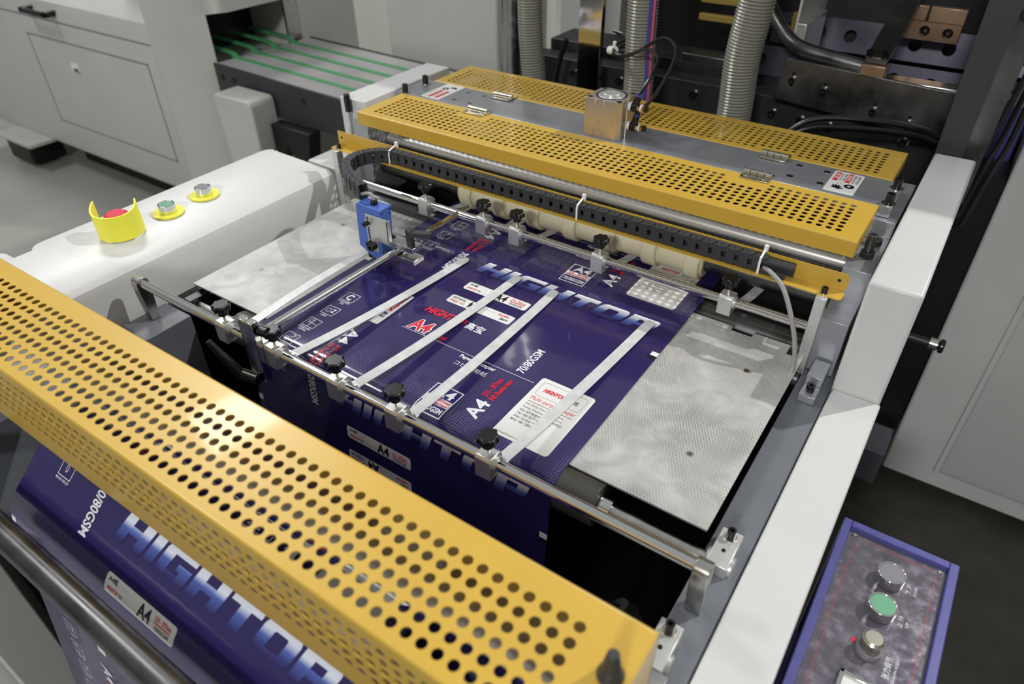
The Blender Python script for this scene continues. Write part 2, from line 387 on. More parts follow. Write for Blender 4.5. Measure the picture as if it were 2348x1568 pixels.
# left cabinet with emergency stop and buttons
t = thing('operator_cabinet', 'long light grey cabinet with push buttons on its top, left of the feed table', 'cabinet', (-1.45, .5, .01))
mb = MB(); mb.prism([(-1.55, .01), (-1.322, .01), (-1.322, .94), (-1.328, .955), (-1.345, .965), (-1.55, .97)], 'y', -.15, 1.13)
mb.build('body', 'white', t, bevel=.002)
mb = MB(); mb.prism(rrect(-1.605, -1.5505, .50, 1.16, .03), 'z', .935, .953); mb.build('flange', 'white', t, bevel=.003)
mb = MB(); mb.prism(rrect(-1.66, -1.5505, -.1, .47, .03), 'z', .90, .945); mb.build('flange', 'white', t, bevel=.003)
t = thing('emergency_stop', 'red emergency stop button behind a curved bright yellow guard', 'emergency stop button', (-1.462, .640, .97))
mb = MB(); mb.cyl((-1.462, .64, .97), (-1.462, .64, .995), .014); mb.build('stem', 'blackmat', t)
mb = MB(); mb.cyl((-1.462, .64, .995), (-1.462, .64, 1.012), .022, .025, n=32); mb.cyl((-1.462, .64, 1.012), (-1.462, .64, 1.017), .025, .018, n=32); mb.build('push_button', 'red', t, bevel=.001)
mb = MB(); n = 26; a0, a1 = math.radians(205), math.radians(423); R0, R1 = .046, .0425; L = []
for i in range(n+1):
    a = a0+(a1-a0)*i/n; f = (i/n-.5)*2; top = 1.026+.014*abs(f)**3
    L.append([mb.bm.verts.new((-1.462+r*math.cos(a), .64+r*math.sin(a), z)) for r, z in ((R0, .9705), (R0, top), (R1, top), (R1, .9705))])
for A, B in zip(L, L[1:]):
    for j in range(4): mb.bm.faces.new((A[j], A[(j+1) % 4], B[(j+1) % 4], B[j]))
mb.bm.faces.new(L[0]); mb.bm.faces.new(L[-1]); mb.build('guard', 'hiyel', t)
for x, y, lm, lab in ((-1.461, .752, 'green', 'green push button with chrome ring on a yellow disc, beside the yellow guard'), (-1.469, .854, 'lensgrey', 'grey push button with chrome ring on a yellow disc, farthest from the yellow guard')):
    t = thing('push_button', lab, 'push button', (x, y, .97))
    mb = MB(); mb.cyl((x, y, .969), (x, y, .9725), .034, n=40); mb.build('legend_disc', 'hiyel', t)
    mb = MB(); mb.ring((x, y, .9725), (x, y, .992), .0185, .0155, n=36); mb.build('bezel', 'chrome', t, bevel=.0008)
    mb = MB(); mb.cyl((x, y, .9725), (x, y, .991), .0154, n=32); mb.build('lens', lm, t)
    mb = MB(); vs, fs = fit_text('STOP' if lm == 'lensgrey' else 'START', x-.008, x+.008, y-.0215, y-.0175)
# grey boxes behind the cabinet
mb = MB(); mb.box(-1.46, -1.335, 1.165, 1.262, .3, .95); tag(mb.build('junction_box', 'white', bevel=.003), 'small light grey box between the button cabinet and the yellow hood', 'box')
mb = MB(); mb.prism([(1.265, .3), (1.62, .3), (1.62, 1.10), (1.265, 1.10)], 'x', -1.41, -1.325); tag(mb.build('side_cover', 'white', bevel=.003), 'light grey sheet metal cover left of the yellow hoods', 'machine cover')
t = thing('handle', 'black cylindrical grip on a steel pin at the left end of the front yellow hood', 'handle', (-1.372, 1.25, 1.0))
mb = MB(); mb.cyl((-1.372, 1.255, .95), (-1.372, 1.255, 1.075), .004); mb.build('pin', 'steel', t)
mb = MB(); mb.cyl((-1.372, 1.255, 1.07), (-1.372, 1.255, 1.115), .0085); mb.build('grip', 'black', t, bevel=.002)

# ------------------------------------------------------------------ feed table plates
for x0, x1, lab, scr in ((-1.272, -1.0, 'silver honeycomb-patterned support plate on the left side of the film', [(-1.195, .772), (-1.192, 1.018)]),
                         (-.352, -.127, 'silver honeycomb-patterned support plate on the right side of the film', [(-.204, .778), (-.200, 1.022)])):
    t = thing('support_plate', lab, 'plate', ((x0+x1)/2, .9, .894))
    mb = MB()
    if x0 < -1: P = [(x0, .656), (x1+.1, .656), (x1+.1, 1.14), (x0, 1.14)]
    else: P = [(x0-.1, .656), (x1, .656), (x1, 1.11), (x1-.03, 1.11), (x1-.03, 1.14), (x1-.10, 1.14), (x1-.10, 1.125), (x1-.14, 1.125), (x1-.14, 1.14), (x0-.1, 1.14)]
    mb.prism(P, 'z', .8955, .899); mb.build('sheet', 'honey', t, bevel=.0006)
    for sx, sy in scr:
        mb = MB(); mb.ring((sx, sy, .899), (sx, sy, .9), .0055, .002, n=20, m='steel'); mb.cyl((sx, sy, .8985), (sx, sy, .8992), .0022, m='black')
        mb.build('screw', 'steel', t)
mb = MB(); mb.box(-1.26, -.13, .680, .71, .87, .895); mb.box(-1.26, -.13, 1.05, 1.08, .87, .895); mb.box(-1.0, -.36, .70, 1.05, .888, .8955)
tag(mb.build('table_support', 'blackm'), 'black crossbars carrying the plates under the film', 'support beam')

# ------------------------------------------------------------------ the printed film
WX0, WX1 = -1.035, -.348
path = [(1.322, .9040), (1.28, .9035), (1.22, .9030), (1.12, .9025)]
for y in [1.05, 1.0, .95, .9, .85, .8, .75, .7, .66]: path.append((y, .9005+.0004*math.sin(y*30)))
ry, rz, rr = .637, .866, .0350
for i in range(0, 13): a = math.radians(90+90*i/12); path.append((ry+rr*math.cos(a), rz+rr*math.sin(a)))
path += [(.598, .80), (.592, .74), (.586, .67), (.578, .60), (.565, .50), (.55, .42), (.52, .38), (.48, .39), (.44, .48), (.40, .64), (.36, .82)]
kshift = len(path)
path += [(.335, .91), (.315, .94), (.29, .952), (.262, .950), (.24, .940), (.222, .927), (.205, .912), (.19, .898), (.176, .886), (.162, .874), (.151, .862), (.142, .847), (.135, .82), (.127, .77), (.118, .71), (.108, .64), (.095, .55), (.078, .44), (.066, .34), (.055, .22)]
sv = [0.]
for (a, b), (c, d) in zip(path, path[1:]): sv.append(sv[-1]+math.hypot(c-a, d-b))
PER = .473
s_base = sv[3]+(1.12-1.023)                       # arc length where the first big lettering stands
k = next(i for i, p in enumerate(path) if p == (.19, .898))
nrep = math.floor((sv[k]-s_base)/PER); shift = nrep*PER+s_base-sv[k]
sprint = [v if i < kshift else v+shift for i, v in enumerate(sv)]   # the print position; the slack loop hides the difference
def on_path(s, front, off):
    lo, hi = (kshift, len(path)-1) if front else (0, kshift-6)
    for i in range(lo, hi):
        if sprint[i] <= s <= sprint[i+1]:
            f = (s-sprint[i])/(sprint[i+1]-sprint[i]); (a, b), (c, d) = path[i], path[i+1]
            def nrm(j):
                j0 = max(lo, j-1); j1 = min(hi, j+1); dy = path[j1][0]-path[j0][0]; dz = path[j1][1]-path[j0][1]; l = math.hypot(dy, dz)
                return Vector((dz/l, -dy/l)) if True else 0
            n0, n1 = nrm(i), nrm(i+1); n = (n0.lerp(n1, f)).normalized()
            return Vector((0, a+(c-a)*f+n.x*off, b+(d-b)*f+n.y*off))
    return None
film = bmesh.new(); uvl = film.loops.layers.uv.new('film'); vcl = film.loops.layers.color.new('fade')
MI = {k: i for i, k in enumerate(['film', 'inkwhite', 'inkred', 'inkblack', 'inkblue', 'inkgrey', 'fade', 'sticker'])}
NX = 24; rows = []
for i, (y, z) in enumerate(path):
    rows.append([film.verts.new((WX0+(WX1-WX0)*j/NX, y, z)) for j in range(NX+1)])
for i in range(len(rows)-1):
    for j in range(NX):
        f = film.faces.new((rows[i][j], rows[i][j+1], rows[i+1][j+1], rows[i+1][j])); f.smooth = True
        for l, (ii, jj) in zip(f.loops, ((i, j), (i, j+1), (i+1, j+1), (i+1, j))):
            l[uvl].uv = (WX0+(WX1-WX0)*jj/NX, (-(sprint[ii]-s_base)) % 1000 if False else -(sprint[ii]-s_base)); l[vcl] = (1, 1, 1, 1)
def ink(vs, fs, m, off=.0003, reps=(-1, 0, 1, 2), fade=None, step=.004):
    """vs are (x, t): t = height above the big lettering's baseline; placed at every repeat that lies on the film"""
    t0 = min(v[1] for v in vs); t1 = max(v[1] for v in vs)
    for rep in range(-1, nrep+3):
        for front in (False, True):
            lo, hi = (sprint[kshift], sprint[-1]) if front else (0, sprint[kshift-7])
            a, b = s_base+rep*PER-t1, s_base+rep*PER-t0
            if b < lo+.002 or a > hi-.002: continue
            tb = bmesh.new(); V = [tb.verts.new((v[0], v[1], 0)) for v in vs]
            for f in fs:
                try: tb.faces.new([V[i] for i in f])
                except ValueError: pass
            def cut(t, clear=None):
                bmesh.ops.bisect_plane(tb, geom=tb.verts[:]+tb.edges[:]+tb.faces[:], plane_co=(0, t, 0), plane_no=(0, 1, 0), clear_outer=clear == 'o', clear_inner=clear == 'i')
            if a < lo: cut(s_base+rep*PER-lo-.0005, 'o')
            if b > hi: cut(s_base+rep*PER-hi+.0005, 'i')
            flat = (not front) and b < sprint[12]
            ks = [sprint[i] for i in range(kshift if front else 0, len(sprint) if front else kshift)]
            for q in ks:
                if a < q < b: cut(s_base+rep*PER-q)
            mp = {}
            for v in tb.verts:
                p = on_path(s_base+rep*PER-v.co.y, front, off)
                if p is None: continue
                mp[v] = film.verts.new((v.co.x, p.y, p.z))
            for f in tb.faces:
                if all(v in mp for v in f.verts):
                    nf = film.faces.new([mp[v] for v in f.verts]); nf.material_index = MI[m]; nf.smooth = True
                    for l, v in zip(nf.loops, f.verts):
                        l[uvl].uv = (v.co.x, v.co.y)
                        g = 1. if fade is None else (v.co.y-fade[0])/(fade[1]-fade[0]); l[vcl] = (g, g, g, 1)
                    nf.normal_update()
                    c0 = nf.calc_center_median()
            tb.free()
def T(s, x0, x1, t0, t1, m, bold=.02, shear=0, off=.0006, fade=None, rot=0):
    """rot 0: reads along +x; 90: reads away from the viewer; -90: reads towards the viewer; 180: upside down"""
    if rot in (0, 180): vs, fs = fit_text(s, 0, x1-x0, 0, t1-t0, bold, shear)
    else: vs, fs = fit_text(s, 0, t1-t0, 0, x1-x0, bold, shear)
    if rot == 0: vs = [(x0+a, t0+b) for a, b in vs]
    if rot == 180: vs = [(x1-a, t1-b) for a, b in vs]
    if rot == 90: vs = [(x1-b, t0+a) for a, b in vs]
    if rot == -90: vs = [(x0+b, t1-a) for a, b in vs]
    ink(vs, fs, m, off, fade=fade)
def poly(P, m, off=.0003): ink(P, [tuple(range(len(P)))], m, off)
def frame(x0, x1, t0, t1, w, m, off=.0004, r=0):
    for a in ((x0, x1, t0, t0+w), (x0, x1, t1-w, t1), (x0, x0+w, t0+w, t1-w), (x1-w, x1, t0+w, t1-w)):
        poly([(a[0], a[2]), (a[1], a[2]), (a[1], a[3]), (a[0], a[3])], m, off)
def rect(x0, x1, t0, t1, m, off=.0003): poly([(x0, t0), (x1, t0), (x1, t1), (x0, t1)], m, off)
def block_letters():
    # heavy extended italic capitals, unit height
    V, H = .42, .27; out = []; x = 0.
    def q(a, b, c, d): return [(a, c), (b, c), (b, d), (a, d)]
    def ringp(P, Q):
        n = len(P); return (P+Q, [(i, (i+1) % n, n+(i+1) % n, n+i) for i in range(n)])
    def one(P): return (P, [tuple(range(len(P)))])
    for ch in 'HIGHTOP':
        w = dict(H=1.32, I=V, G=1.34, T=1.22, O=1.36, P=1.28)[ch]; sh = []
        if ch == 'H': sh = [one(q(0, V, 0, 1)), one(q(w-V, w, 0, 1)), one(q(V, w-V, .37, .63))]
        elif ch == 'I': sh = [one(q(0, V, 0, 1))]
        elif ch == 'T': sh = [one(q(0, w, 1-H, 1)), one(q(w/2-V/2, w/2+V/2, 0, 1-H))]
        elif ch == 'O': sh = [ringp(rrect(0, w, 0, 1, .26), rrect(V, w-V, .25, .75, .07))]
        elif ch == 'G':
            c_ = rrect(0, w, 0, 1, .26)
            sh = [one([p for p in c_ if p[0] < V-.14]+[(V, 0), (V, 1)] if False else [(.20, 1), (.06, .93), (0, .8), (0, .2), (.06, .07), (.20, 0), (V, 0), (V, 1)]),
                  one(q(V, w, 1-.25, 1)), one(q(V, w-V, 0, .25)), one(q(w-V, w, 0, .56)), one(q(w-V-.18, w-V, .36, .56))]
        elif ch == 'P':
            sh = [one(q(0, V, 0, 1)), one(q(V, w-V, .75, 1)), one(q(V, w-V, .28, .52)),
                  one([(w-V, .28), (w-.14, .28), (w-.03, .36), (w, .46), (w, .82), (w-.04, .94), (w-.15, 1), (w-V, 1)])]
        for P, F in sh: out.append(([(a+x, b) for a, b in P], F))
        x += w+.13
    return out, x-.13
_bl, _bw = block_letters()
for P, F in _bl:
    k_ = .409/_bw; ink([(-.805+a*k_+b*.013, b*.045) for a, b in P], F, 'fade', .0006, fade=(0, .045))
# the two long strips
poly(rrect(-.783, -.629, -.067, -.039, .005), 'sticker')
T('A4纸', -.777, -.757, -.050, -.042, 'inkblack'); rect(-.755, -.735, -.0465, -.0462, 'inkgrey', .0006)
T('HIGHTOP', -.777, -.752, -.062, -.056, 'inkred', .03, .25); T('高宝', -.750, -.742, -.062, -.056, 'inkgrey'); rect(-.74, -.71, -.0595, -.0592, 'inkgrey', .0006)
T('A4', -.708, -.680, -.064, -.043, 'inkblack', .03)
T('210 - 297mm', -.672, -.638, -.051, -.044, 'inkred', .02); rect(-.672, -.638, -.0545, -.0525, 'inkred', .0006); T('70/80GSM', -.670, -.640, -.064, -.057, 'inkgrey')
poly(rrect(-.783, -.629, -.124, -.096, .005), 'sticker')
T('70/80GSM', -.777, -.745, -.108, -.100, 'inkgrey', rot=180); T('210 - 297mm', -.777, -.742, -.119, -.112, 'inkred', rot=180)
T('A4', -.735, -.707, -.120, -.099, 'inkblack', .03, rot=180); rect(-.70, -.67, -.105, -.1047, 'inkgrey', .0006)
T('HIGHTOP', -.665, -.640, -.107, -.101, 'inkred', .03, .25, rot=180); T('A4纸', -.655, -.636, -.119, -.111, 'inkblack', rot=180)
# red name, paper grade, line, copier line
T('HIGHTOP', -.797, -.700, -.176, -.155, 'inkred', .04, .25); T('高宝', -.696, -.655, -.178, -.156, 'inkwhite', .02)
T('A4', -.792, -.742, -.236, -.199, 'inkwhite', .085); T('A4', -.790, -.744, -.234, -.201, 'inkred', .03, off=.0009)
T('80g', -.738, -.70, -.240, -.217, 'inkred', .02)
rect(-.797, -.495, -.2395, -.2385, 'inkwhite')
T('Paper for copier', -.648, -.570, -.256, -.244, 'inkwhite', .03); T('コピー用紙', -.646, -.575, -.275, -.263, 'inkwhite', 0)
# grade and size, reading away from the viewer
T('70/80GSM', -.540, -.523, -.229, -.155, 'inkwhite', .02, rot=90)
T('A4', -.552, -.524, -.370, -.325, 'inkwhite', .03, rot=90)
T('210 - 297mm', -.553, -.541, -.315, -.262, 'inkred', .03, rot=90); T('500 Sheets/ream', -.537, -.526, -.318, -.256, 'inkred', .03, rot=90)
# the same group by the left edge, reading towards the viewer
T('A4', -.872, -.845, -.345, -.298, 'inkwhite', .03, rot=-90)
T('210 - 297mm', -.857, -.845, -.410, -.352, 'inkred', .03, rot=-90); T('500 Sheets/ream', -.873, -.862, -.414, -.352, 'inkred', .03, rot=-90)
T('70/80GSM', -.872, -.853, -.500, -.424, 'inkwhite', .02, rot=-90)
# white strip lying along the film at the left
poly(rrect(-.874, -.842, -.262, -.150, .004), 'sticker'); rect(-.874, -.864, -.262, -.158, 'inkblue', .0005)
T('HIGHTOP', -.860, -.848, -.215, -.156, 'inkred', .04, .25, rot=-90); T('高宝', -.860, -.848, -.240, -.220, 'inkblue', .02, rot=-90)
# A4 box
rect(-.634, -.576, -.402, -.331, 'inkblue', .0003); frame(-.634, -.576, -.402, -.331, .0022, 'inkwhite', .0006)
T('A4', -.625, -.585, -.358, -.336, 'inkwhite', .03); rect(-.633, -.577, -.378, -.361, 'inkwhite', .0006)
T('210 - 297mm', -.629, -.581, -.369, -.362, 'inkred', .03, off=.0009); T('500 Sheets/ream', -.629, -.581, -.377, -.371, 'inkred', .03, off=.0009)
T('70/80GSM', -.629, -.581, -.395, -.383, 'inkwhite', .03)
# address label
poly(rrect(-.489, -.383, -.377, -.217, .007), 'sticker')
for P in (rrect(-.480, -.392, -.263, -.226, .006),):
    Q = rrect(-.4795, -.3925, -.2625, -.2265, .0055)
    vs = P+Q; n = len(P); ink(vs, [(i, (i+1) % n, n+(i+1) % n, n+i) for i in range(n)], 'inkgrey', .0006)
T('HIGHTOP', -.470, -.428, -.250, -.240, 'inkred', .05, .3); T('高宝', -.422, -.402, -.250, -.240, 'inkgrey', .02)
T('Multi purpose paper', -.479, -.393, -.279, -.267, 'inkred', -.004); rect(-.479, -.393, -.2826, -.2818, 'inkblack', .0006)
for k, s in enumerate(['Add: Binhai New Area, Pingyang', 'County, Wenzhou, Zhejiang, China', '地址: 浙江省温州市平阳县滨海新区', 'Tel: +86 0577 63172277', 'After Service: +86 0577', 'Mob: +86 13806847777']):
    T(s, -.479, (-.405, -.403, -.398, -.415, -.42, -.42)[k], -.2925-k*.0088, -.2870-k*.0088, 'inkgrey', .005)
T('www.gaobaopaper.com', -.483, -.440, -.372, -.367, 'inkgrey', .0)
# icon column
caps = {0: 'PLAIN PAPER FAX', 1: 'LASER', 2: 'DOUBLE-SIDE COPYING', 3: 'OFFSET', 4: 'MONO INK JET'}
for i, y in enumerate((.800, .744, .694, .638, .585)):
    c = y-1.023; cx = -.951
    frame(cx-.016, cx+.016, c-.014, c+.014, .0011, 'inkwhite')
    if i == 0: T('C', cx-.008, cx+.006, c-.010, c+.009, 'inkwhite', .03)
    elif i == 1: frame(cx-.010, cx-.001, c-.006, c+.006, .0008, 'inkwhite'); T('z', cx+.002, cx+.011, c-.005, c+.007, 'inkwhite', 0)
    elif i == 2: rect(cx-.001, cx+.0, c-.013, c+.013, 'inkwhite'); rect(cx-.011, cx+.013, c-.0015, c-.0005, 'inkwhite'); frame(cx-.010, cx-.002, c+.002, c+.009, .0007, 'inkwhite')
    elif i == 3: frame(cx-.010, cx+.0, c-.009, c+.0, .0007, 'inkwhite'); T('7', cx+.001, cx+.010, c, c+.010, 'inkwhite', 0)
    else: T('0', cx-.003, cx+.003, c-.006, c+.007, 'inkwhite', -.01)
    w = caps[i].rsplit(' ', 1) if i in (0, 2) else [caps[i]]
    for q, s in enumerate(w):
        hw = .0013*len(s)+.001; T(s, cx-hw, cx+hw, c-.0215-q*.0065, c-.0165-q*.0065, 'inkwhite', .01)
# register marks
rect(WX1-.016, WX1, -.066, -.055, 'inkblack'); rect(WX1-.014, WX1, -.055, -.043, 'inkwhite')
rect(WX0, WX0+.012, -.094, -.080, 'inkwhite')
bmesh.ops.recalc_face_normals(film, faces=[f for f in film.faces if f.material_index == 0])
film.faces.ensure_lookup_table()
if film.faces[5].normal.z < 0: bmesh.ops.reverse_faces(film, faces=[f for f in film.faces if f.material_index == 0])
me = bpy.data.meshes.new('film_web'); film.to_mesh(me); film.free()
for k in MI: me.materials.append(M[k])
o = bpy.data.objects.new('film_web', me); COL.objects.link(o)
tag(o, 'wide glossy navy plastic film printed with paper ream wrappers, running over the table', 'plastic film')

# ------------------------------------------------------------------ rollers of the feed table
t = thing('guide_roller', 'dark rubber roller on a steel axle at the front edge of the feed table', 'roller', (-.69, .637, .866))
mb = MB(); mb.cyl((-1.10, ry, rz), (-.283, ry, rz), .0342, n=48); mb.build('sleeve', 'roller', t, bevel=.001)
mb = MB(); mb.cyl((-1.233, ry, rz), (-.098, ry, rz), .0105, n=28); mb.build('axle', 'steel', t)
for a, b in ((-.2825, -.262), (-1.1205, -1.1005)):
    mb = MB(); mb.cyl((a, ry, rz), (b, ry, rz), .0185, n=32); mb.build('collar', 'chrome', t, bevel=.001)
t0 = thing('axle_bracket', 'aluminium bracket block with a black screw holding the front roller axle at the right', 'bracket', (-.095, ry, .87))
mb = MB(); mb.box(-.112, -.082, ry-.022, ry+.045, .8705, .892); mb.cyl((-.116, ry, rz+.006), (-.078, ry, rz+.006), .0155, n=28); mb.build('block', 'alu', t0, bevel=.001)
screw_part((-.097, ry+.032, .892), .0062, .014, parent=t0, wash='nickel', wr=1.5)
mb = MB(); mb.cyl((-.097, ry+.006, .8915), (-.097, ry+.006, .8928), .003); mb.build('screw', 'black', t0)
dup(t0, (-.108, .462, .87), 'aluminium bracket block with a black screw beside the right end of the big front guard')
t1 = thing('axle_bracket', 'dark steel bracket holding the front roller axle at the left, by the cabinet', 'bracket', (-1.245, ry, .87))
mb = MB(); mb.box(-1.258, -1.236, ry-.018, ry+.030, .8605, .886); mb.build('block', 'oily', t1, bevel=.001)
screw_part((-1.247, ry+.020, .886), .0055, .009, parent=t1, wash=None)
# right front guard foot below that bracket
mb = MB(); mb.box(-.112, -.085, .395, .435, .8705, .90); tag(mb.build('spacer_block', 'steel', bevel=.001), 'small steel block on the right rail just under the front guard end', 'block')

# ------------------------------------------------------------------ clamp rods, posts
FY, FZ = .553, .955
t = thing('clamp_rod', 'polished front cross rod carrying the five front clamps, over the film fold', 'rod', (-.69, FY, FZ))
mb = MB(); mb.cyl((-1.262, FY, FZ), (-.104, FY, FZ), .0088, n=28); mb.build('rod', 'chrome', t, bevel=.0008)
for x in (-.1, -1.272):
    mb = MB()
    P = [(FY-.0135, FZ), (FY-.0075, .871), (FY+.0095, .871), (FY+.0135, FZ)]+[(FY+.0135*math.cos(a), FZ+.0135*math.sin(a)) for a in [math.radians(20+20*i) for i in range(8)]]
    mb.prism(P, 'x', x-.0105, x+.0105)
    mb.build('post', 'steel', t, bevel=.001)
BY, BZ = 1.136, .953
t = thing('clamp_rod', 'polished rear cross rod carrying the rear clamps, in front of the white rollers', 'rod', (-.69, BY, BZ))
mb = MB(); mb.cyl((-1.262, BY, BZ), (-.128, BY, BZ), .0088, n=28); mb.build('rod', 'chrome', t, bevel=.0008)

def knob_set(t, x, y, z, zt):
    mb = MB(); mb.cyl((x, y, zt-.002), (x, y, zt+.008), .0088, .0095, n=24); lobed(mb, (x, y, zt+.008), .0172, .013); kn = mb.build('knob', 'black', t, bevel=.0006)
    mb = MB(); mb.cyl((x, y, z+.012), (x, y, zt), .0028, n=12); mb.build('stud', 'nickel', kn)
def clamp(x, y, z, xe, ye, ze, label, group, first_len=.0, back=1, bulge=.006, zs=.936, L=None):
    t = thing('strap_clamp', label, 'clamp', (x, y, z), group)
    mb = MB(); P = [(y-.0155, z-.024), (y+.0065, z-.024), (y+.0155, z-.014), (y+.0155, z+.010), (y+.0095, z+.0165), (y-.0115, z+.0165), (y-.0155, z+.012)]
    mb.prism(P, 'x', x-.0135, x+.0135); mb.build('block', 'alu', t, bevel=.001)
    mb = MB(); mb.cyl((x+.013, y, z), (x+.0175, y, z), .0125, n=28); mb.build('bushing', 'alu', t, bevel=.0006)
    knob_set(t, x, y, z, z+.030)
    # tongue and strap
    sx = x+.004
    y1 = y+.0156
    mb = MB(); mb.box(sx-.017, sx+.011, y1-.004, y1+.018, z-.024, z-.0195); mb.build('tongue', 'alu', t, bevel=.002)
    N = 26; pts = []
    for i in range(N+1):
        f = i/N; yy = y1-.001+(ye-y1)*f; xx = sx+(xe-sx)*f
        e = 1-(1-f)**2.2
        zz = (z-.018)+(ze-(z-.018))*e+bulge*math.sin(PI*f)
        pts.append((xx, yy, zz))
    mb = MB(); mb.ribbon(pts, .0205, .0012); 
    e = pts[-1]; mb.cyl((e[0], e[1], e[2]-.0006), (e[0], e[1], e[2]+.0006), .01025, n=20)
    st = mb.build('strap', 'strap', t)
    for dx in (-.006, .006):
        mb = MB(); mb.cyl((sx+dx, y1+.008, z-.0185), (sx+dx, y1+.008, z-.0145), .0036, .0026, n=16); mb.build('screw', 'nickel', st)
    return t
G1 = 'strap clamps on the front cross rod'
for x, xe, ye, ze, lab in ((-1.004, -1.030, .962, .918, 'leftmost front strap clamp, its bent strip lying beside the left support plate'),
                       (-.872, -.844, 1.044, .9035, 'second front strap clamp from the left, right of the upright chrome bar'),
                       (-.7225, -.7064, 1.045, .9035, 'middle front strap clamp, its metal strip ending just before the letter G'),
                       (-.597, -.6124, 1.0412, .9035, 'fourth front strap clamp from the left, its strip ending between the letters G and H'),
                       (-.424, -.4031, 1.052, .9035, 'rightmost front strap clamp, its strip crossing the white address label')):
    clamp(x, FY, FZ, xe, ye, ze, lab, G1, bulge=.012 if x < -1 else .003)
G2 = 'strap clamps on the rear cross rod'
for x, lab in ((-1.024, 'leftmost rear strap clamp, right of the blue sensor'), (-.8564, 'second rear strap clamp from the left, beside the far end of the sensor rod'),
               (-.7665, 'third rear strap clamp from the left, close beside the second'), (-.5613, 'fourth rear strap clamp from the left, behind the A4 box print'),
               (-.2882, 'rightmost rear strap clamp, right of the film edge')):
    clamp(x, BY, BZ, x+.022, BY+.16, .9075, lab, G2, bulge=-.004)

# ------------------------------------------------------------------ sensor rod with its clamps
t = thing('sensor_rod', 'long chrome rod lying front to back above the left part of the film', 'rod', (-.937, .9, .95))
mb = MB(); mb.cyl((-.943, .545, .953), (-.928, 1.172, .953), .0078, n=24); mb.build('rod', 'chrome', t, bevel=.001)
t = thing('rod_clamp', 'upright chrome bar with a black ratchet lever, clamping the sensor rod to the front rod', 'clamp', (-.94, FY, FZ))
mb = MB(); mb.box(-.923, -.907, .528, .5425, .895, 1.022); mb.box(-.903, -.887, .528, .5425, .895, 1.022); mb.box(-.908, -.902, .529, .5415, .895, 1.0195); mb.build('bar', 'chrome', t, bevel=.0015)
screw_part((-.887, .540, 1.003), .009, .016, (1, .25, 0), t, wash=None)
mb = MB(); mb.cyl((-.945, .520, .897), (-.905, .526, .897), .0105, n=22)
a = Vector((-.942, .518, .897)); b = Vector((-.985, .500, .965)); mb.cyl(a, b, .0095, .0055, n=14)
mb.build('lever', 'black', t, bevel=.001)
mb = MB(); mb.cyl((-.917, .553, FZ), (-.893, .553, FZ), .015, n=26); mb.build('collar', 'alu', t, bevel=.001)

# blue sensor and its bracket
t = thing('web_sensor', 'blue box-shaped edge sensor with black screws, hanging left of the film', 'sensor', (-1.01, .93, .92))
mb = MB(); P = [(-1.033, .93), (-.968, .93), (-.966, 1.040), (-1.026, 1.040)]
mb.prism([(-1.036, .940), (-1.030, 1.040), (-.962, 1.040), (-.972, .915), (-1.0, .921)], 'y', .922, .957); sh_ = mb.build('housing', 'blue', t, bevel=.0012)
mb = MB(); mb.cyl((-1.014, .940, .936), (-1.014, .940, .912), .0135, n=26); mb.build('nozzle', 'black', t, bevel=.001)
mb = MB(); mb.cyl((-.993, .940, 1.040), (-.993, .940, 1.050), .0075, n=20); mb.build('cable_gland', 'black', t, bevel=.0008)
mb = MB()
for p in ((-.9655, .927, 1.032), (-.965, .952, 1.034), (-.966, .952, 1.024), (-.9705, .928, .925)): mb.cyl(p, (p[0]+.0035, p[1], p[2]), .0022, n=12)
mb.build('screw_holes', 'inkblue', sh_)
t = thing('sensor_bracket', 'steel angle plate and clamp bars with a black lever, holding the blue sensor', 'bracket', (-.95, .93, .95))
mb = MB(); mb.box(-1.003, -.944, .9185, .9205, .968, 1.026); mb.box(-1.003, -.975, .9185, .9205, .940, .968); mb.box(-.9455, -.944, .9185, .930, .972, 1.022); mb.build('plate', 'alu', t, bevel=.0004)
mb = MB(); mb.box(-.999, -.995, .9178, .9186, .953, 1.02); mb.build('slot', 'inkblue', t)
for p in ((-.997, .918, 1.006), (-.995, .918, .960)): screw_part(p, .0052, .010, (0, -1, 0), t, wr=1.6)
screw_part((-.984, .917, .957), .0088, .014, (0, -1, 0), t, wash=None)
mb = MB(); mb.box(-.985, -.884, .925, .957, .9625, .9735); mb.build('upper_bar', 'steel', t, bevel=.001)
mb = MB(); mb.box(-.985, -.884, .925, .957, .9335, .9445); mb.build('lower_bar', 'steel', t, bevel=.001)
mb = MB(); mb.cyl((-.955, .944, .9735), (-.955, .944, .975), .0062, n=16); mb.build('hole', 'black', t)
mb = MB(); mb.cyl((-.905, .944, .9735), (-.905, .944, 1.004), .0085, .0098, n=20); mb.cyl((-.905, .944, 1.004), (-.905, .944, 1.008), .0098, .007, n=20)
mb.prism([(-.912, .937), (-.905, .952), (-.868, .966), (-.860, .962), (-.862, .954), (-.897, .936)], 'z', .992, 1.003); mb.build('lever', 'blackmat', t, bevel=.001)

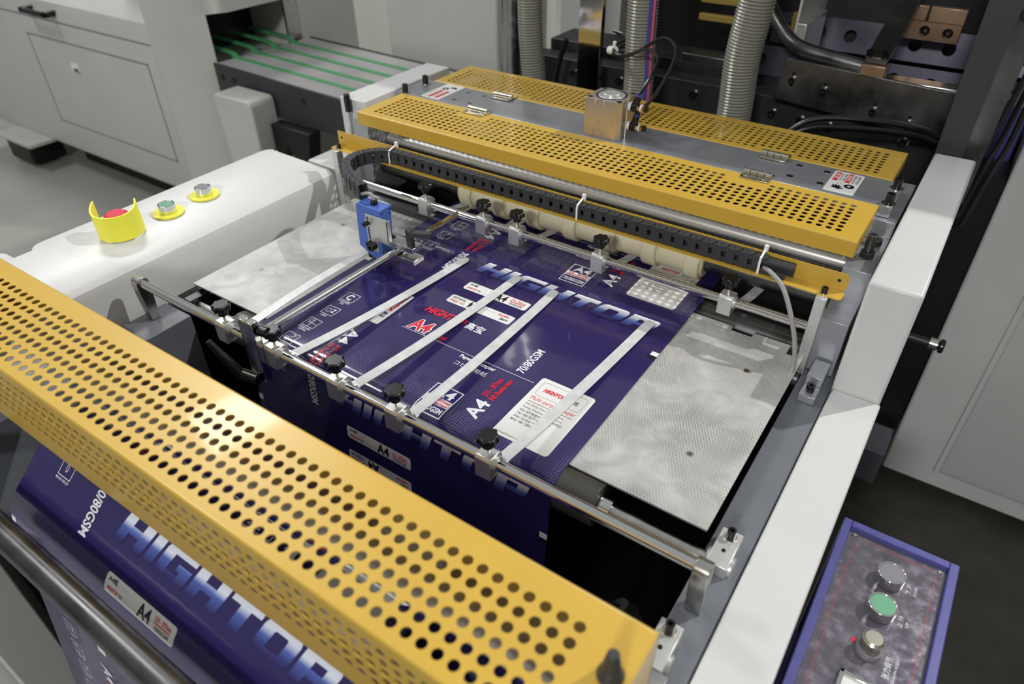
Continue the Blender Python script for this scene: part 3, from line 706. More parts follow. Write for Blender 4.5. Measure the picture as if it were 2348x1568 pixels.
# ------------------------------------------------------------------ yellow cable tray with energy chain
t = thing('cable_tray', 'narrow yellow L-shaped rail in front of the hood, carrying the black cable chain', 'cable tray', (-.70, 1.15, 1.03))
TZ = 1.036
mb = MB()
mb.prism([(-1.302, TZ), (-.103, TZ), (-.098, TZ+.006), (-.098, TZ+.026), (-.104, TZ+.033), (-1.302, TZ+.033)], 'y', 1.1445, 1.1460)
mb.prism(rrect(-1.302, -.098, 1.113, 1.1445, .008), 'z', TZ-.0015, TZ); mb.build('rail', 'yellow', t)
mb = MB(); mb.cyl((-.113, 1.1438, TZ+.018), (-.113, 1.1447, TZ+.018), .003, n=14); mb.cyl((-1.290, 1.1438, TZ+.018), (-1.290, 1.1447, TZ+.018), .003, n=14); mb.build('holes', 'blackm', t)
for x in (-.128, -1.28): screw_part((x, 1.122, TZ), .0055, .009, (0, 0, 1), t, wr=1.4)
mb = MB(); mb.box(-.137, -.119, 1.104, 1.124, .871, TZ-.0015, rot=None); mb.build('post', 'alu', t, bevel=.001)
mb = MB(); mb.box(-1.288, -1.272, 1.104, 1.124, .861, TZ-.0015); mb.build('post', 'alu', t, bevel=.001)
# tray post foot on the rail
t2 = thing('mounting_block', 'dark steel block with a black screw at the foot of the tray post', 'block', (-.09, 1.07, .87))
mb = MB(); mb.box(-.108, -.080, 1.03, 1.12, .8705, .885); mb.box(-.108, -.080, 1.065, 1.12, .885, .903); mb.build('block', 'plate', t2, bevel=.001)
screw_part((-.094, 1.047, .885), .007, .012, (0, 0, 1), t2, wash=None)
# chain
t = thing('cable_chain', 'black segmented cable chain along the yellow rail, looping round to the blue sensor', 'cable chain', (-.7, 1.125, TZ))
ctrl = [(-.245, 1.1325), (-1.095, 1.1325), (-1.128, 1.127), (-1.152, 1.108), (-1.165, 1.084), (-1.167, 1.058), (-1.156, 1.030), (-1.136, 1.006), (-1.108, .986), (-1.078, .969), (-1.048, .955), (-1.020, .943)]
def along(P, step):
    out = []; need = 0.
    for (a, b), (c, d) in zip(P, P[1:]):
        L = math.hypot(c-a, d-b); p = need
        while p <= L:
            out.append((a+(c-a)*p/L, b+(d-b)*p/L, math.atan2(d-b, c-a))); p += step
        need = p-L
    return out
LS = .0243
mbl = MB(); h = .0290; w = .0215   # link: two side plates with pins and open window
mbl.box(-LS*.50, LS*.18, -w/2, -w/2+.0035, 0, h); mbl.box(-LS*.50, LS*.18, w/2-.0035, w/2, 0, h)
mbl.box(LS*.1, LS*.62, -w/2+.001, -w/2+.004, .001, h*.33); mbl.box(LS*.1, LS*.62, w/2-.004, w/2-.001, .001, h*.33)
mbl.box(LS*.1, LS*.62, -w/2+.001, -w/2+.004, h*.70, h*.93); mbl.box(LS*.1, LS*.62, w/2-.004, w/2-.001, h*.70, h*.93)
mbl.prism([(-LS*.48, -w/2+.001), (LS*.34, -w/2+.001), (LS*.5, -w/2+.005), (LS*.5, w/2-.005), (LS*.34, w/2-.001), (-LS*.48, w/2-.001), (-LS*.34, 0)], 'z', h-.002, h+.0005)
mbl.box(-LS*.45, LS*.4, -w/2+.001, w/2-.001, 0, .002)
mbl.ring((0, 0, h+.0004), (0, 0, h+.0012), .0026, .0018, n=12)
proto = mbl.build('link', 'blackmat'); lm = proto.data; bpy.data.objects.remove(proto)
for i, (x, y, a) in enumerate(along(ctrl, LS)):
    l = bpy.data.objects.new('link', lm); COL.objects.link(l); l.parent = t
    zz = TZ+.0015+max(0, (1.06-y))*.06
    l.location = (x+.7, y-1.125, zz-TZ); l.rotation_euler = (0, 0, a+PI)
mb = MB(); mb.prism([(-.240, 1.1215), (-.192, 1.122), (-.186, 1.1245), (-.186, 1.142), (-.240, 1.1425)], 'z', TZ+.022, TZ+.0275); mb.box(-.24, -.186, 1.139, 1.1425, TZ+.001, TZ+.0275); mb.box(-.24, -.196, 1.1215, 1.1235, TZ+.001, TZ+.012)
mb.build('end_bracket', 'blackmat', t, bevel=.0005)
for x, lab in ((-1.112, 'white cable tie round the cable chain near its bend at the left'), (-.612, 'white cable tie round the middle of the cable chain'), (-.243, 'white cable tie round the right end of the cable chain')):
    mb = MB(); z1 = TZ+.0262
    mb.ribbon([(x, 1.1195, TZ-.003), (x, 1.1190, z1-.002), (x, 1.121, z1+.005), (x, 1.141, z1+.011), (x, 1.1475, z1+.011)], .0042, .0012)
    mb.box(x-.0035, x+.0035, 1.1435, 1.1500, z1+.006, z1+.018); tag(mb.build('cable_tie', 'tie', bevel=.0006), lab, 'cable tie', 'white cable ties on the cable chain')
def smooth_pts(P, n=10):
    P = [Vector(p) for p in P]; Q = [P[0]]+P+[P[-1]]; out = []
    for i in range(1, len(Q)-2):
        for k in range(n):
            t_ = k/n; a, b, c, d = Q[i-1], Q[i], Q[i+1], Q[i+2]
            out.append(.5*((2*b)+(c-a)*t_+(2*a-5*b+4*c-d)*t_**2+(3*b-a-3*c+d)*t_**3))
    out.append(P[-1]); return out
mb = MB(); mb.tube(smooth_pts([(-.235, 1.126, TZ+.012), (-.218, 1.112, TZ+.014), (-.19, 1.098, TZ), (-.163, 1.085, .995), (-.143, 1.075, .95), (-.134, 1.068, .905), (-.140, 1.045, .885), (-.150, 1.02, .875)]), .0042, n=12)
tag(mb.build('sensor_cable', 'gcable'), 'grey cable hanging from the right end of the chain down past the tray post', 'cable')
mb = MB(); mb.tube(smooth_pts([(-1.035, .945, TZ+.014), (-1.015, .943, TZ+.022), (-.998, .941, TZ+.024), (-.993, .940, 1.050)]), .0038, n=12)
tag(mb.build('sensor_cable', 'gcable'), 'short grey cable from the chain end into the top of the blue sensor', 'cable')

# ------------------------------------------------------------------ yellow hoods and crossbeam
def hood(name, label, x0, x1, y0, y1, z, holes, hr, skirt, cat='guard', front_holes=None, back=False, t=.0015, rside=True):
    r = thing(name, label, cat, ((x0+x1)/2, (y0+y1)/2, z))
    mb = MB(); add_mesh(mb, perforated('p', x0+.0015, x1-.0015, y0+.0035, y1-.001 if not back else y1-.0035, t, holes, hr), Matrix.Translation((0, 0, z-t/2)))
    mb.build('top', 'yellow', r, ang=.9)
    def fold(a, b, dirn):   # rounded edge: quarter bend
        pass
    mb = MB()
    # front skirt with rounded bend
    R = .0035; N = 6; arc = [(y0+R-R*math.sin(a), z-R+R*math.cos(a)) for a in [PI/2*k_/N for k_ in range(N+1)]]
    arci = [(y0+R-(R-t)*math.sin(a), z-R+(R-t)*math.cos(a)) for a in [PI/2*k_/N for k_ in range(N+1)]][::-1]
    if front_holes is None: mb.prism(arc+[(y0, z-skirt), (y0+t, z-skirt)]+arci, 'x', x0, x1)
    else:
        mb.prism(arc+arci, 'x', x0, x1)
        mtx = Matrix.Translation((0, y0+t/2, 0))@Matrix.Rotation(PI/2, 4, 'X')
        add_mesh(mb, perforated('p', x0, x1, z-skirt, z-R, t, front_holes, hr), mtx)
    mb.build('front_skirt', 'yellow', r, ang=.9)
    for xa, xb in ((x0, x0+t), (x1-t, x1)):
        mb = MB(); mb.box(xa, xb, y0+R, y1, z-skirt, z-.0005); mb.build('side_skirt', 'yellow', r)
    if back:
        m_ = lambda P: [(y0+y1-a, b) for a, b in P]
        mb = MB(); mb.prism(m_(arc+[(y0, z-skirt*.8), (y0+t, z-skirt*.8)]+arci), 'x', x0, x1); mb.build('back_skirt', 'yellow', r)
    return r
HZ = 1.1
px = (1.2515-.149)/65
hx = [-1.2515+px*i for i in range(66)]; hy = [1.2338+.01575*j for j in range(8)]
def nearh(x, y, edge, d): return any(abs(x-c) < .043 for c in (-1.036, -.345)) and abs(y-edge) < d
h1 = [(x, y) for x in hx for y in hy if not nearh(x, y, 1.372, .044)]
hood('perforated_hood', 'front yellow perforated hood lid, over the white rollers', -1.289, -.110, 1.205, 1.372, HZ, h1, .0057, .031)
hy2 = [1.5255+.0157*j for j in range(8)]
h2 = [(x, y) for x in hx for y in hy2 if not nearh(x, y, 1.50, .030)]
hood('perforated_hood', 'rear yellow perforated hood lid, behind the steel crossbeam', -1.285, -.112, 1.502, 1.665, HZ, h2, .0057, .026)
t = thing('crossbeam', 'flat milled steel crossbeam between the two yellow hoods', 'beam', (-.69, 1.437, 1.08))
mb = MB(); mb.box(-1.312, -.088, 1.374, 1.500, 1.078, 1.0995); mb.build('bar', 'plate', t, bevel=.001)
for x, y in ((-1.288, 1.385), (-1.29, 1.470), (-.0985, 1.468), (-.0975, 1.390)): screw_part((x, y, 1.0995), .0078, .019, (0, 0, 1), t, wr=1.7, name='bolt')
for x, y in ((-.2885, 1.412), (-.2876, 1.4744), (-.2285, 1.4096), (-.2308, 1.4727), (-1.143, 1.407), (-1.145, 1.470), (-1.093, 1.407), (-1.093, 1.470)):
    mb = MB(); mb.ring((x, y, 1.0995), (x, y, 1.1), .0072, .0045, n=22, m='steel'); mb.cyl((x, y, 1.0994), (x, y, 1.0998), .0048, m='black'); mb.build('screw_hole', 'steel', t)
def hinge(x, y, dy, lab):
    t = thing('hinge', lab, 'hinge', (x, y, HZ), 'hinges of the yellow hood lids')
    w = .029
    mb = MB(); mb.box(x-w, x+w, y-dy*.002, y+dy*-.026, HZ+.0005, HZ+.003); mb.build('lid_leaf', 'nickel', t, bevel=.0005)
    mb = MB(); mb.box(x-w, x+w, y+dy*.002, y+dy*.020, HZ+.0005, HZ+.003); mb.build('beam_leaf', 'nickel', t, bevel=.0005)
    for i in range(4):
        a = x-w+i*w/2; mb = MB(); mb.cyl((a+.0006, y, HZ+.0062), (a+w/2-.0006, y, HZ+.0062), .0058, n=18); mb.build('knuckle', 'nickel', t, bevel=.0005)
    for dx in (-.018, .018):
        mb = MB(); mb.cyl((x+dx, y-dy*.016, HZ+.003), (x+dx, y-dy*.016, HZ+.0045), .0042, .003, n=14); mb.build('screw', 'nickel', t)
hinge(-1.036, 1.367, 1, 'steel hinge of the front yellow hood, at the left near the warning sticker')
hinge(-1.045, 1.487, -1, 'steel hinge of the rear yellow hood, at the left')
hinge(-.342, 1.374, 1, 'steel hinge of the front yellow hood, at the right')
hinge(-.344, 1.487, -1, 'steel hinge of the rear yellow hood, at the right')
# warning stickers
def sticker(x0, x1, y0, y1, lab, right):
    mb = MB(); z = 1.1001; mb.prism(rrect(x0, x1, y0, y1, .004), 'z', z-.0004, z, m='sticker')
    w = x1-x0; hgt = y1-y0; zz = z+.0003
    def R_(a, b, c, d, m): mb.box(x0+a*w, x0+b*w, y0+c*hgt, y0+d*hgt, z, zz, m=m)
    def TX(s, a, b, c, d, m, rot=0):
        if rot: vs, fs = fit_text(s, 0, (d-c)*hgt, 0, (b-a)*w, .02); vs = [(x0+b*w-q, y0+c*hgt+p) for p, q in vs]
        else: vs, fs = fit_text(s, x0+a*w, x0+b*w, y0+c*hgt, y0+d*hgt, .02)
        flat_print(mb, vs, fs, lambda p, q: (p, q, zz+.0002), m)
    if right:
        R_(.08, .24, .52, .95, 'inkred'); R_(.50, .66, .52, .95, 'inkred')
        TX('警告', .10, .22, .60, .90, 'sticker', 1); TX('DANGER', .52, .64, .60, .90, 'sticker', 1)
        for a, s in ((.27, '小心卷手'), (.39, '注意'), (.70, 'ROTATING'), (.83, 'ROLLERS')): TX(s, a, a+.09, .54, .93, 'inkgrey', 1)
        cx, cy = x0+.36*w, y0+.26*hgt
        mb.prism([(cx-.010, cy-.006), (cx+.004, cy-.011), (cx+.014, cy-.004), (cx+.005, cy-.002), (cx+.009, cy+.006), (cx+.004, cy+.003), (cx+.003, cy+.011), (cx, cy+.004), (cx-.004, cy+.011), (cx-.004, cy+.003), (cx-.010, cy+.007), (cx-.008, cy)], 'z', z, zz, m='inkblack')
        for k in range(3): mb.cyl((cx-.002+.005*k, cy+.016+.003*(k % 2), z), (cx-.002+.005*k, cy+.016+.003*(k % 2), zz), .0012, m='inkblack', n=8)
        c2 = (x0+.72*w, y0+.36*hgt); P = [(c2[0]+r*math.cos(a), c2[1]+r*math.sin(a)) for r, a in knob_outline(.0105, 12, .14)]; mb.prism(P, 'z', z, zz, m='inkblack')
        mb.cyl((c2[0], c2[1], zz), (c2[0], c2[1], zz+.0002), .003, m='sticker')
    else:
        R_(.30, .46, .06, .55, 'inkred'); R_(.66, .80, .06, .55, 'inkred'); R_(.12, .14, .06, .5, 'inkgrey'); R_(.56, .58, .06, .5, 'inkgrey')
        c2 = (x0+.36*w, y0+.68*hgt); mb.ring((c2[0], c2[1], z), (c2[0], c2[1], zz), .009, .004, n=20, m='inkblack')
        c2 = (x0+.66*w, y0+.80*hgt); mb.prism([(c2[0]-.012, c2[1]-.003), (c2[0]+.012, c2[1]-.004), (c2[0]+.006, c2[1]+.005), (c2[0]-.006, c2[1]+.006)], 'z', z, zz, m='inkblack')
    tag(mb.build('warning_sticker', 'sticker', smooth=False), lab, 'sticker')
sticker(-.218, -.161, 1.386, 1.490, 'white and red warning sticker with a hand symbol, right end of the crossbeam', True)
sticker(-1.236, -1.176, 1.384, 1.499, 'white and red warning sticker at the left end of the crossbeam', False)

# pneumatic cylinder
cx0, cx1, cy0, cy1, cz0, cz1 = -.748, -.660, 1.380, 1.462, 1.0995, 1.186
t = thing('air_cylinder', 'square aluminium air cylinder standing on the steel crossbeam', 'air cylinder', ((cx0+cx1)/2, (cy0+cy1)/2, cz0))
mb = MB(); c = .008
P = [(cx0, cy0), (cx1-.010, cy0), (cx1, cy0+.010), (cx1, cy0+.026), (cx1-.003, cy0+.027), (cx1-.003, cy0+.034), (cx1, cy0+.035), (cx1, cy1-.008), (cx1-.008, cy1), (cx0+.008, cy1), (cx0, cy1-.008)]
P = [(cx0, cy0), (cx0+.024, cy0), (cx0+.0245, cy0+.0012), (cx0+.0255, cy0+.0012), (cx0+.026, cy0), (cx0+.046, cy0), (cx0+.0465, cy0+.0012), (cx0+.0475, cy0+.0012), (cx0+.048, cy0)]+P[1:]
mb.prism(P, 'z', cz0, cz1); mb.build('body', 'alucyl', t, bevel=.0012)
cc = ((cx0+cx1)/2, (cy0+cy1)/2)
mb = MB(); mb.ring((cc[0], cc[1], cz1-.001), (cc[0], cc[1], cz1+.0004), .035, .031, n=48); mb.build('groove', 'blackm', t)
mb = MB(); mb.cyl((cc[0], cc[1], cz1-.001), (cc[0], cc[1], cz1+.0005), .030, n=48); mb.cyl((cc[0], cc[1], cz1), (cc[0], cc[1], cz1+.005), .0195, n=48); pc_ = mb.build('piston_cap', 'alu', t, bevel=.0008)
for dx in (-1, 1):
    for dy in (-1, 1):
        x, y = cc[0]+dx*.036, cc[1]+dy*.0335; mb = MB(); mb.cyl((x, y, cz1-.001), (x, y, cz1+.0004), .0058, n=20); mb.build('bolt_hole', 'blackm', t)
for zz, lab in ((1.168, 'upper black push-in fitting with brass tip on the air cylinder'), (1.125, 'lower black push-in fitting with brass tip on the air cylinder')):
    f = thing('air_fitting', lab, 'pipe fitting', (cx1, 1.425, zz), 'fittings on the air cylinder')
    y = 1.425; x = cx1
    mb = MB(); mb.cyl((x, y, zz), (x+.006, y, zz), .0095, n=20); mb.build('white_ring', 'tie', f)
    mb = MB(); mb.cyl((x+.006, y, zz), (x+.020, y, zz), .0105, n=22); mb.cyl((x+.014, y, zz+.005), (x+.020, y-.002, zz+.026), .0075, n=18); mb.build('elbow', 'black', f, bevel=.0006)
    mb = MB(); mb.cyl((x+.020, y-.002, zz+.026), (x+.0205, y-.002, zz+.029), .0068, n=18); mb.build('release_ring', 'hoseblue', f)
    mb = MB(); mb.cyl((x+.020, y, zz), (x+.027, y, zz), .0085, n=6, m='nickel'); mb.cyl((x+.027, y, zz), (x+.030, y, zz), .0085, n=20, m='tie'); mb.cyl((x+.030, y, zz), (x+.036, y, zz), .006, n=6, m='brass')
    mb.cyl((x+.036, y, zz), (x+.043, y, zz), .0065, n=16, m='black'); mb.build('adjuster', 'nickel', f)

# end blocks of the crossbeam and adjusting stud (right side)
mb = MB(); mb.box(-.121, -.072, 1.36, 1.56, .872, 1.0775); mb.box(-.121, -.072, 1.21, 1.36, .872, 1.045)
tag(mb.build('bearing_housing', 'plate', bevel=.001), 'steel bearing block under the right end of the crossbeam', 'bearing block')
mb = MB(); mb.box(-1.31, -1.265, 1.21, 1.56, .872, 1.0775); tag(mb.build('bearing_housing', 'plate', bevel=.001), 'steel bearing block under the left end of the crossbeam', 'bearing block')
t = thing('adjusting_stud', 'threaded stud with a hex nut right of the front yellow hood', 'bolt', (-.095, 1.27, 1.045))
mb = MB(); mb.cyl((-.095, 1.27, 1.045), (-.095, 1.27, 1.090), .008, n=20); mb.build('stud', 'oily', t, bevel=.001)
mb = MB(); mb.cyl((-.095, 1.27, 1.045), (-.095, 1.27, 1.056), .0135, n=6); mb.build('nut', 'dark', t, bevel=.0006)
mb = MB(); mb.ring((-.095, 1.325, 1.047), (-.095, 1.325, 1.056), .014, .007, n=24); tag(mb.build('lock_ring', 'dark'), 'dark ring nut beside the threaded stud', 'nut')
mb = MB(); mb.box(-.122, -.074, 1.125, 1.215, .872, .985); tag(mb.build('end_block', 'plate', bevel=.001), 'steel end block below the right end of the front yellow hood', 'block')

# rollers under the hood
t = thing('pull_roller', 'steel shaft with seven cream rubber sleeves pressing on the film', 'roller', (-.69, 1.258, .950))
mb = MB(); mb.cyl((-1.262, 1.258, .950), (-.118, 1.258, .950), .0225, n=32); mb.build('shaft', 'oily', t)
mb = MB(); mb.cyl((-1.000, 1.258, .950), (-.375, 1.258, .950), .035, n=40); mb.build('core', 'rubber', t, bevel=.002)
for i in range(7):
    x = -.975+i*.0965; mb = MB(); mb.cyl((x-.0165, 1.258, .950), (x+.0165, 1.258, .950), .0435, n=44); mb.build('sleeve', 'rubber', t, bevel=.004)
mb = MB(); mb.cyl((-1.262, 1.282, 1.015), (-.118, 1.282, 1.015), .0125, n=28); tag(mb.build('tie_shaft', 'alu'), 'upper steel shaft just under the front hood, catching rows of light dots', 'shaft')
mb = MB(); mb.cyl((-1.262, 1.305, .985), (-.118, 1.305, .985), .008, n=24); mb.cyl((-.30, 1.305, .985), (-.27, 1.305, .985), .011); mb.cyl((-.225, 1.305, .985), (-.19, 1.305, .985), .012)
tag(mb.build('cross_shaft', 'dark'), 'thin dark shaft below the upper shaft, behind the cable tray', 'shaft')
mb = MB(); mb.cyl((-1.262, 1.195, .862), (-.118, 1.195, .862), .034, n=40); tag(mb.build('steel_roller', 'oily'), 'bare steel roller behind the support plates, below the rear rod', 'roller')
mb = MB(); mb.box(-1.262, -.122, 1.325, 1.345, .84, 1.05); tag(mb.build('black_bulkhead', 'blackm'), 'black panel closing the space behind the cream rollers', 'panel')
mb = MB(); mb.cyl((-.15, 1.095, .865), (-.123, 1.095, .865), .016, n=24); mb.cyl((-.165, 1.095, .865), (-.15, 1.095, .865), .01); tag(mb.build('round_bearing', 'oily'), 'round bearing cap on the inside of the right rail near the tray post', 'bearing')

# ------------------------------------------------------------------ front guard (foreground)
GZ = 1.1; gx = [-.1508-.01842*i for i in range(61)]; gy = [.2308+.01868*j for j in range(6)]
gh = [(x, y) for x in gx for y in gy]; gz = [1.0745-.0187*j for j in range(5)]
hood('perforated_guard', 'large yellow perforated guard in the foreground, holes on its top and front', -1.33, -.088, .2115, .361, GZ, gh, .0061, .145, front_holes=[(x, z) for x in gx for z in gz], back=True)
t = thing('guard_pin', 'dark blunt pin standing at the right end of the big front guard', 'pin', (-.11, .285, 1.1))
mb = MB(); mb.cyl((-.1065, .30, 1.1), (-.1065, .30, 1.112), .013, .009, n=20); mb.cyl((-.1065, .30, 1.112), (-.1065, .30, 1.135), .009, .0055, n=20); mb.build('pin', 'blackmat', t, bevel=.001)
mb = MB(); mb.cyl((-1.26, .315, 1.01), (-.125, .315, 1.01), .022, n=32); tag(mb.build('idler_roller', 'alu'), 'grey idler roller seen through the holes of the front guard', 'roller')
mb = MB(); mb.box(-1.26, -.125, .236, .242, .965, 1.02); tag(mb.build('guard_bar', 'steel'), 'flat steel bar seen through the nearest hole rows of the front guard', 'bar')
mb = MB(); mb.cyl((-1.26, .106, .90), (-.12, .106, .90), .0190, n=36)
tag(mb.build('guide_tube', 'oily'), 'dark round tube crossing in front of the film, lower left', 'tube')
mb = MB(); mb.cyl((-.205, .585, .66), (-.205, .585, .70), .008); lobed(mb, (-.205, .585, .700), .034, .012, 8, .12); tag(mb.build('star_knob', 'dark', bevel=.001), 'grey star knob in the dark behind the right end of the front guard', 'knob')
mb = MB(); mb.tube(smooth_pts([(-.46, .72, .55), (-.40, .66, .56), (-.34, .64, .52), (-.29, .60, .42), (-.27, .56, .3)]), .012, n=12); tag(mb.build('conduit', 'blackm'), 'black conduit curving down in the dark right of the hanging film', 'conduit')
t = thing('hex_nut_block', 'dark clamp knob low in the dark under the left rail block', 'knob', (-1.16, .50, .72))
mb = MB(); lobed(mb, (-1.13, .52, .74), .03, .014, 7, .14); mb.build('knob', 'dark', t, bevel=.001)
# lower left frame seen under the guard
mb = MB(); mb.box(-1.315, -1.12, .02, .10, .01, .74); tag(mb.build('lower_frame', 'grey', bevel=.003), 'pale grey frame leg at the lower left beside the hanging film', 'frame leg')

# ------------------------------------------------------------------ control panel
t = thing('control_panel', 'violet blue control box with a foil-covered face at the lower right', 'control panel', (.11, .7, .3))
mb = MB(); x0, x1, y0, y1 = .028, .192, .45, .885; w = .013; zt = .8
mb.box(x0, x1, y0, y1, .35, zt-.012); mb.box(x0, x0+w, y0, y1, zt-.012, zt); mb.box(x1-w, x1, y0, y1, zt-.012, zt); mb.box(x0+w, x1-w, y1-w, y1, zt-.012, zt); mb.box(x0+w, x1-w, y0, y0+w, zt-.012, zt)
mb.build('housing', 'violet', t, bevel=.0015)
mb = MB(); mb.box(.0175, x0, .6, .72, .5, .7); mb.build('wall_mount', 'violet', t)
mb = MB(); fx0, fx1, fy0, fy1 = x0+w, x1-w, y0+w, y1-w; mb.box(fx0+.0004, fx1-.0004, fy0, fy1-.0004, zt-.012, zt-.009)
mb.build('face_plate', 'face', t)
mb = MB(); z = zt-.009
for a in ((fx0+.012, fx0+.0128, fy0, fy1-.018), (fx1-.0128, fx1-.012, fy0, fy1-.018), (fx0+.020, fx1-.020, fy1-.0118, fy1-.011)): mb.box(a[0], a[1], a[2], a[3], z, z+.0003)
mb.build('border_line', 'redline', t)
for x, y in ((fx0+.009, fy1-.008), (fx1-.009, fy1-.008)): 
    mb = MB(); mb.cyl((x, y, z), (x, y, z+.002), .004, .003, n=14); mb.build('screw', 'nickel', t)
def legend(s, x0_, x1_, y0_, y1_, sub, bold=.01):
    vs, fs = fit_text(s, 0, y1_-y0_, 0, x1_-x0_, bold); mb = MB(); flat_print(mb, [(x1_-b, y0_+a) for a, b in vs], fs, lambda p, q: (p, q, z+.0005), 'paneltext'); 
    vs, fs = fit_text(sub[0], 0, sub[4]-sub[3], 0, sub[2]-sub[1], bold); flat_print(mb, [(sub[2]-b, sub[3]+a) for a, b in vs], fs, lambda p, q: (p, q, z+.0005), 'paneltext')
    mb.build('lettering', 'paneltext', t, smooth=False)
legend('下 降', .134, .141, .798, .820, ('DOWN', .1445, .1485, .800, .817))
legend('上 升', .134, .141, .736, .758, ('UP', .1445, .1485, .742, .751))
legend('张力调节', .132, .141, .650, .684, ('TENSION ADJUST', .1445, .149, .645, .690))
PB = 'round controls on the violet blue panel'
for y, lm, lab in ((.808, 'lensgrey', 'grey round push button with chrome rim, topmost on the violet blue control box'), (.747, 'green', 'green round push button with chrome rim on the violet blue control box')):
    b = thing('push_button', lab, 'push button', (.110, y, z), PB)
    mb = MB(); mb.ring((.110, y, z), (.110, y, z+.020), .0195, .0165, n=36); mb.build('bezel', 'chrome', b, bevel=.0008)
    mb = MB(); mb.cyl((.110, y, z), (.110, y, z+.0190), .0164, n=32); mb.build('lens', lm, b)
b = thing('rotary_knob', 'fluted grey rotary knob below the green button on the control box', 'knob', (.110, .680, z), PB)
mb = MB(); mb.cyl((.110, .680, z), (.110, .680, z+.008), .0185, .0170, n=30); mb.build('skirt', 'lensgrey', b, bevel=.0008)
mb = MB(); P = [(.110+r*math.cos(a), .680+r*math.sin(a)) for r, a in knob_outline(.0145, 20, .07, 120)]; mb.prism(P, 'z', z+.008, z+.026); mb.cyl((.110, .680, z+.026), (.110, .680, z+.029), .0138, .011, n=30); mb.build('grip', 'nickel', b)
mb = MB(); mb.cyl((.0905, .684, z), (.0905, .684, z+.0005), .004, m=None, n=16); tag(mb.build('red_dot', 'inkred'), 'red dot printed beside the rotary knob', 'mark')
b = thing('meter', 'square meter with a thick chrome frame at the bottom of the control box', 'meter', (.115, .60, z))
mb = MB(); q = .030
for a in ((.115-q, .115+q, .6+q-.006, .6+q), (.115-q, .115+q, .6-q, .6-q+.006), (.115-q, .115-q+.006, .6-q, .6+q), (.115+q-.006, .115+q, .6-q, .6+q)): mb.box(a[0], a[1], a[2], a[3], z, z+.007)
mb.build('bezel', 'chrome', b, bevel=.001)
mb = MB(); mb.box(.115-q+.006, .115+q-.006, .6-q+.006, .6+q-.006, z, z+.003); mb.build('face', 'sticker', b)

# ------------------------------------------------------------------ right grey cabinet and dark gap
t = thing('electrical_cabinet', 'large grey cabinet with a recessed door at the right edge', 'cabinet', (.6, 2.1, .05))
mb = MB(); mb.prism([(.095, .06), (1.6, .06), (1.6, 1.95), (.085, 1.95)], 'y', 1.875, 2.5); mb.build('body', 'door', t, bevel=.006)
mb = MB(); mb.prism([(1.866, .14), (1.875, .118), (1.875, 1.9), (1.866, 1.88)], 'x', .235, 1.5); 
mb.build('door', 'door', t, bevel=.004)
mb = MB(); mb.box(.222, .237, 1.868, 1.8755, .118, 1.9); mb.build('door_gap', 'door', t, bevel=.002)
mb = MB(); mb.box(.415, .47, 1.855, 1.867, .30, .42); mb.build('lock', 'chrome', t, bevel=.003)
mb = MB(); mb.box(.5, 1.4, 1.9, 2.4, .012, .06); mb.build('plinth', 'blackm', t)

# ------------------------------------------------------------------ press unit behind the hoods
mb = MB(); mb.box(-1.26, .02, 1.95, 2.02, .2, 1.075); o = mb.build('press_beam', 'dark', bevel=.002)
tb = thing('press_beam', 'dark horizontal beam with a row of socket bolts behind the yellow hoods', 'beam', (-.6, 1.95, .2)); put(o, tb); o.name = 'beam'
for x, zz in ((-.708, 1.044), (-.482, 1.033), (-.406, 1.028), (-.333, 1.026), (-.151, 1.023), (-.943, 1.043), (-1.10, 1.04)): screw_part((x, 1.95, zz), .010, .014, (0, -1, 0), tb, name='bolt', wash='steel', wr=1.25)
t = thing('splash_plate', 'smoky steel plate with four slotted screws, right of the hoses', 'plate', (-.25, 1.9, 1.1))
mb = MB(); mb.prism([(-.475, 1.092), (-.462, 1.185), (-.445, 1.192), (.03, 1.168), (.03, 1.055), (-.40, 1.085)], 'y', 1.885, 1.895); mb.build('plate', 'oily', t, bevel=.002)
mb = MB(); mb.box(-.46, .03, 1.895, 1.94, 1.165, 1.178); mb.build('lip', 'steel', t, bevel=.002)
for x, zz in ((-.435, 1.145), (-.355, 1.132), (-.232, 1.105), (-.150, 1.09)):
    mb = MB(); mb.prism([(x-.004+a, zz+b) for a, b in rrect(0, .008, -.018, .018, .0038)], 'y', 1.8845, 1.8852); mb.build('slot', 'black', t)
    screw_part((x, 1.8845, zz), .008, .012, (0, -1, 0), t, wash='steel', wr=1.3)
t = thing('angle_bracket', 'steel angle bracket with two black screws on top of the smoky plate', 'bracket', (-.25, 1.95, 1.19))
mb = MB(); mb.box(-.288, -.232, 1.885, 1.93, 1.178, 1.205); mb.build('foot', 'copper', t, bevel=.002)
mb = MB(); mb.prism([(1.90, 1.205), (2.25, 1.30), (2.25, 1.33), (1.90, 1.22)], 'x', -.285, -.235); mb.build('arm', 'oily', t, bevel=.002)
for x in (-.278, -.243): screw_part((x, 1.898, 1.222), .007, .012, (0, -.25, 1), t, wash='steel', wr=1.3)
mb = MB(); mb.tube(smooth_pts([(-.60, 2.12, 1.27), (-.53, 2.02, 1.235), (-.46, 1.96, 1.205), (-.36, 1.95, 1.19), (-.27, 1.95, 1.18)]), .018, n=16); tag(mb.build('bent_pipe', 'oily'), 'bent steel pipe running behind the smoky plate', 'pipe')
def holed_strip(x0, x1, y, z, hgt, lab, rx=-.25):
    ho = [(x0+.05+.085*i, 0) for i in range(int((x1-x0)/.085))]
    me = perforated('p', x0, x1, -hgt/2, hgt/2, .004, ho, .017, 20)
    mb = MB(); add_mesh(mb, me, Matrix.Translation((0, y, z))@Matrix.Rotation(PI/2+rx, 4, 'X')); tag(mb.build('slotted_bar', 'smoky'), lab, 'perforated bar')
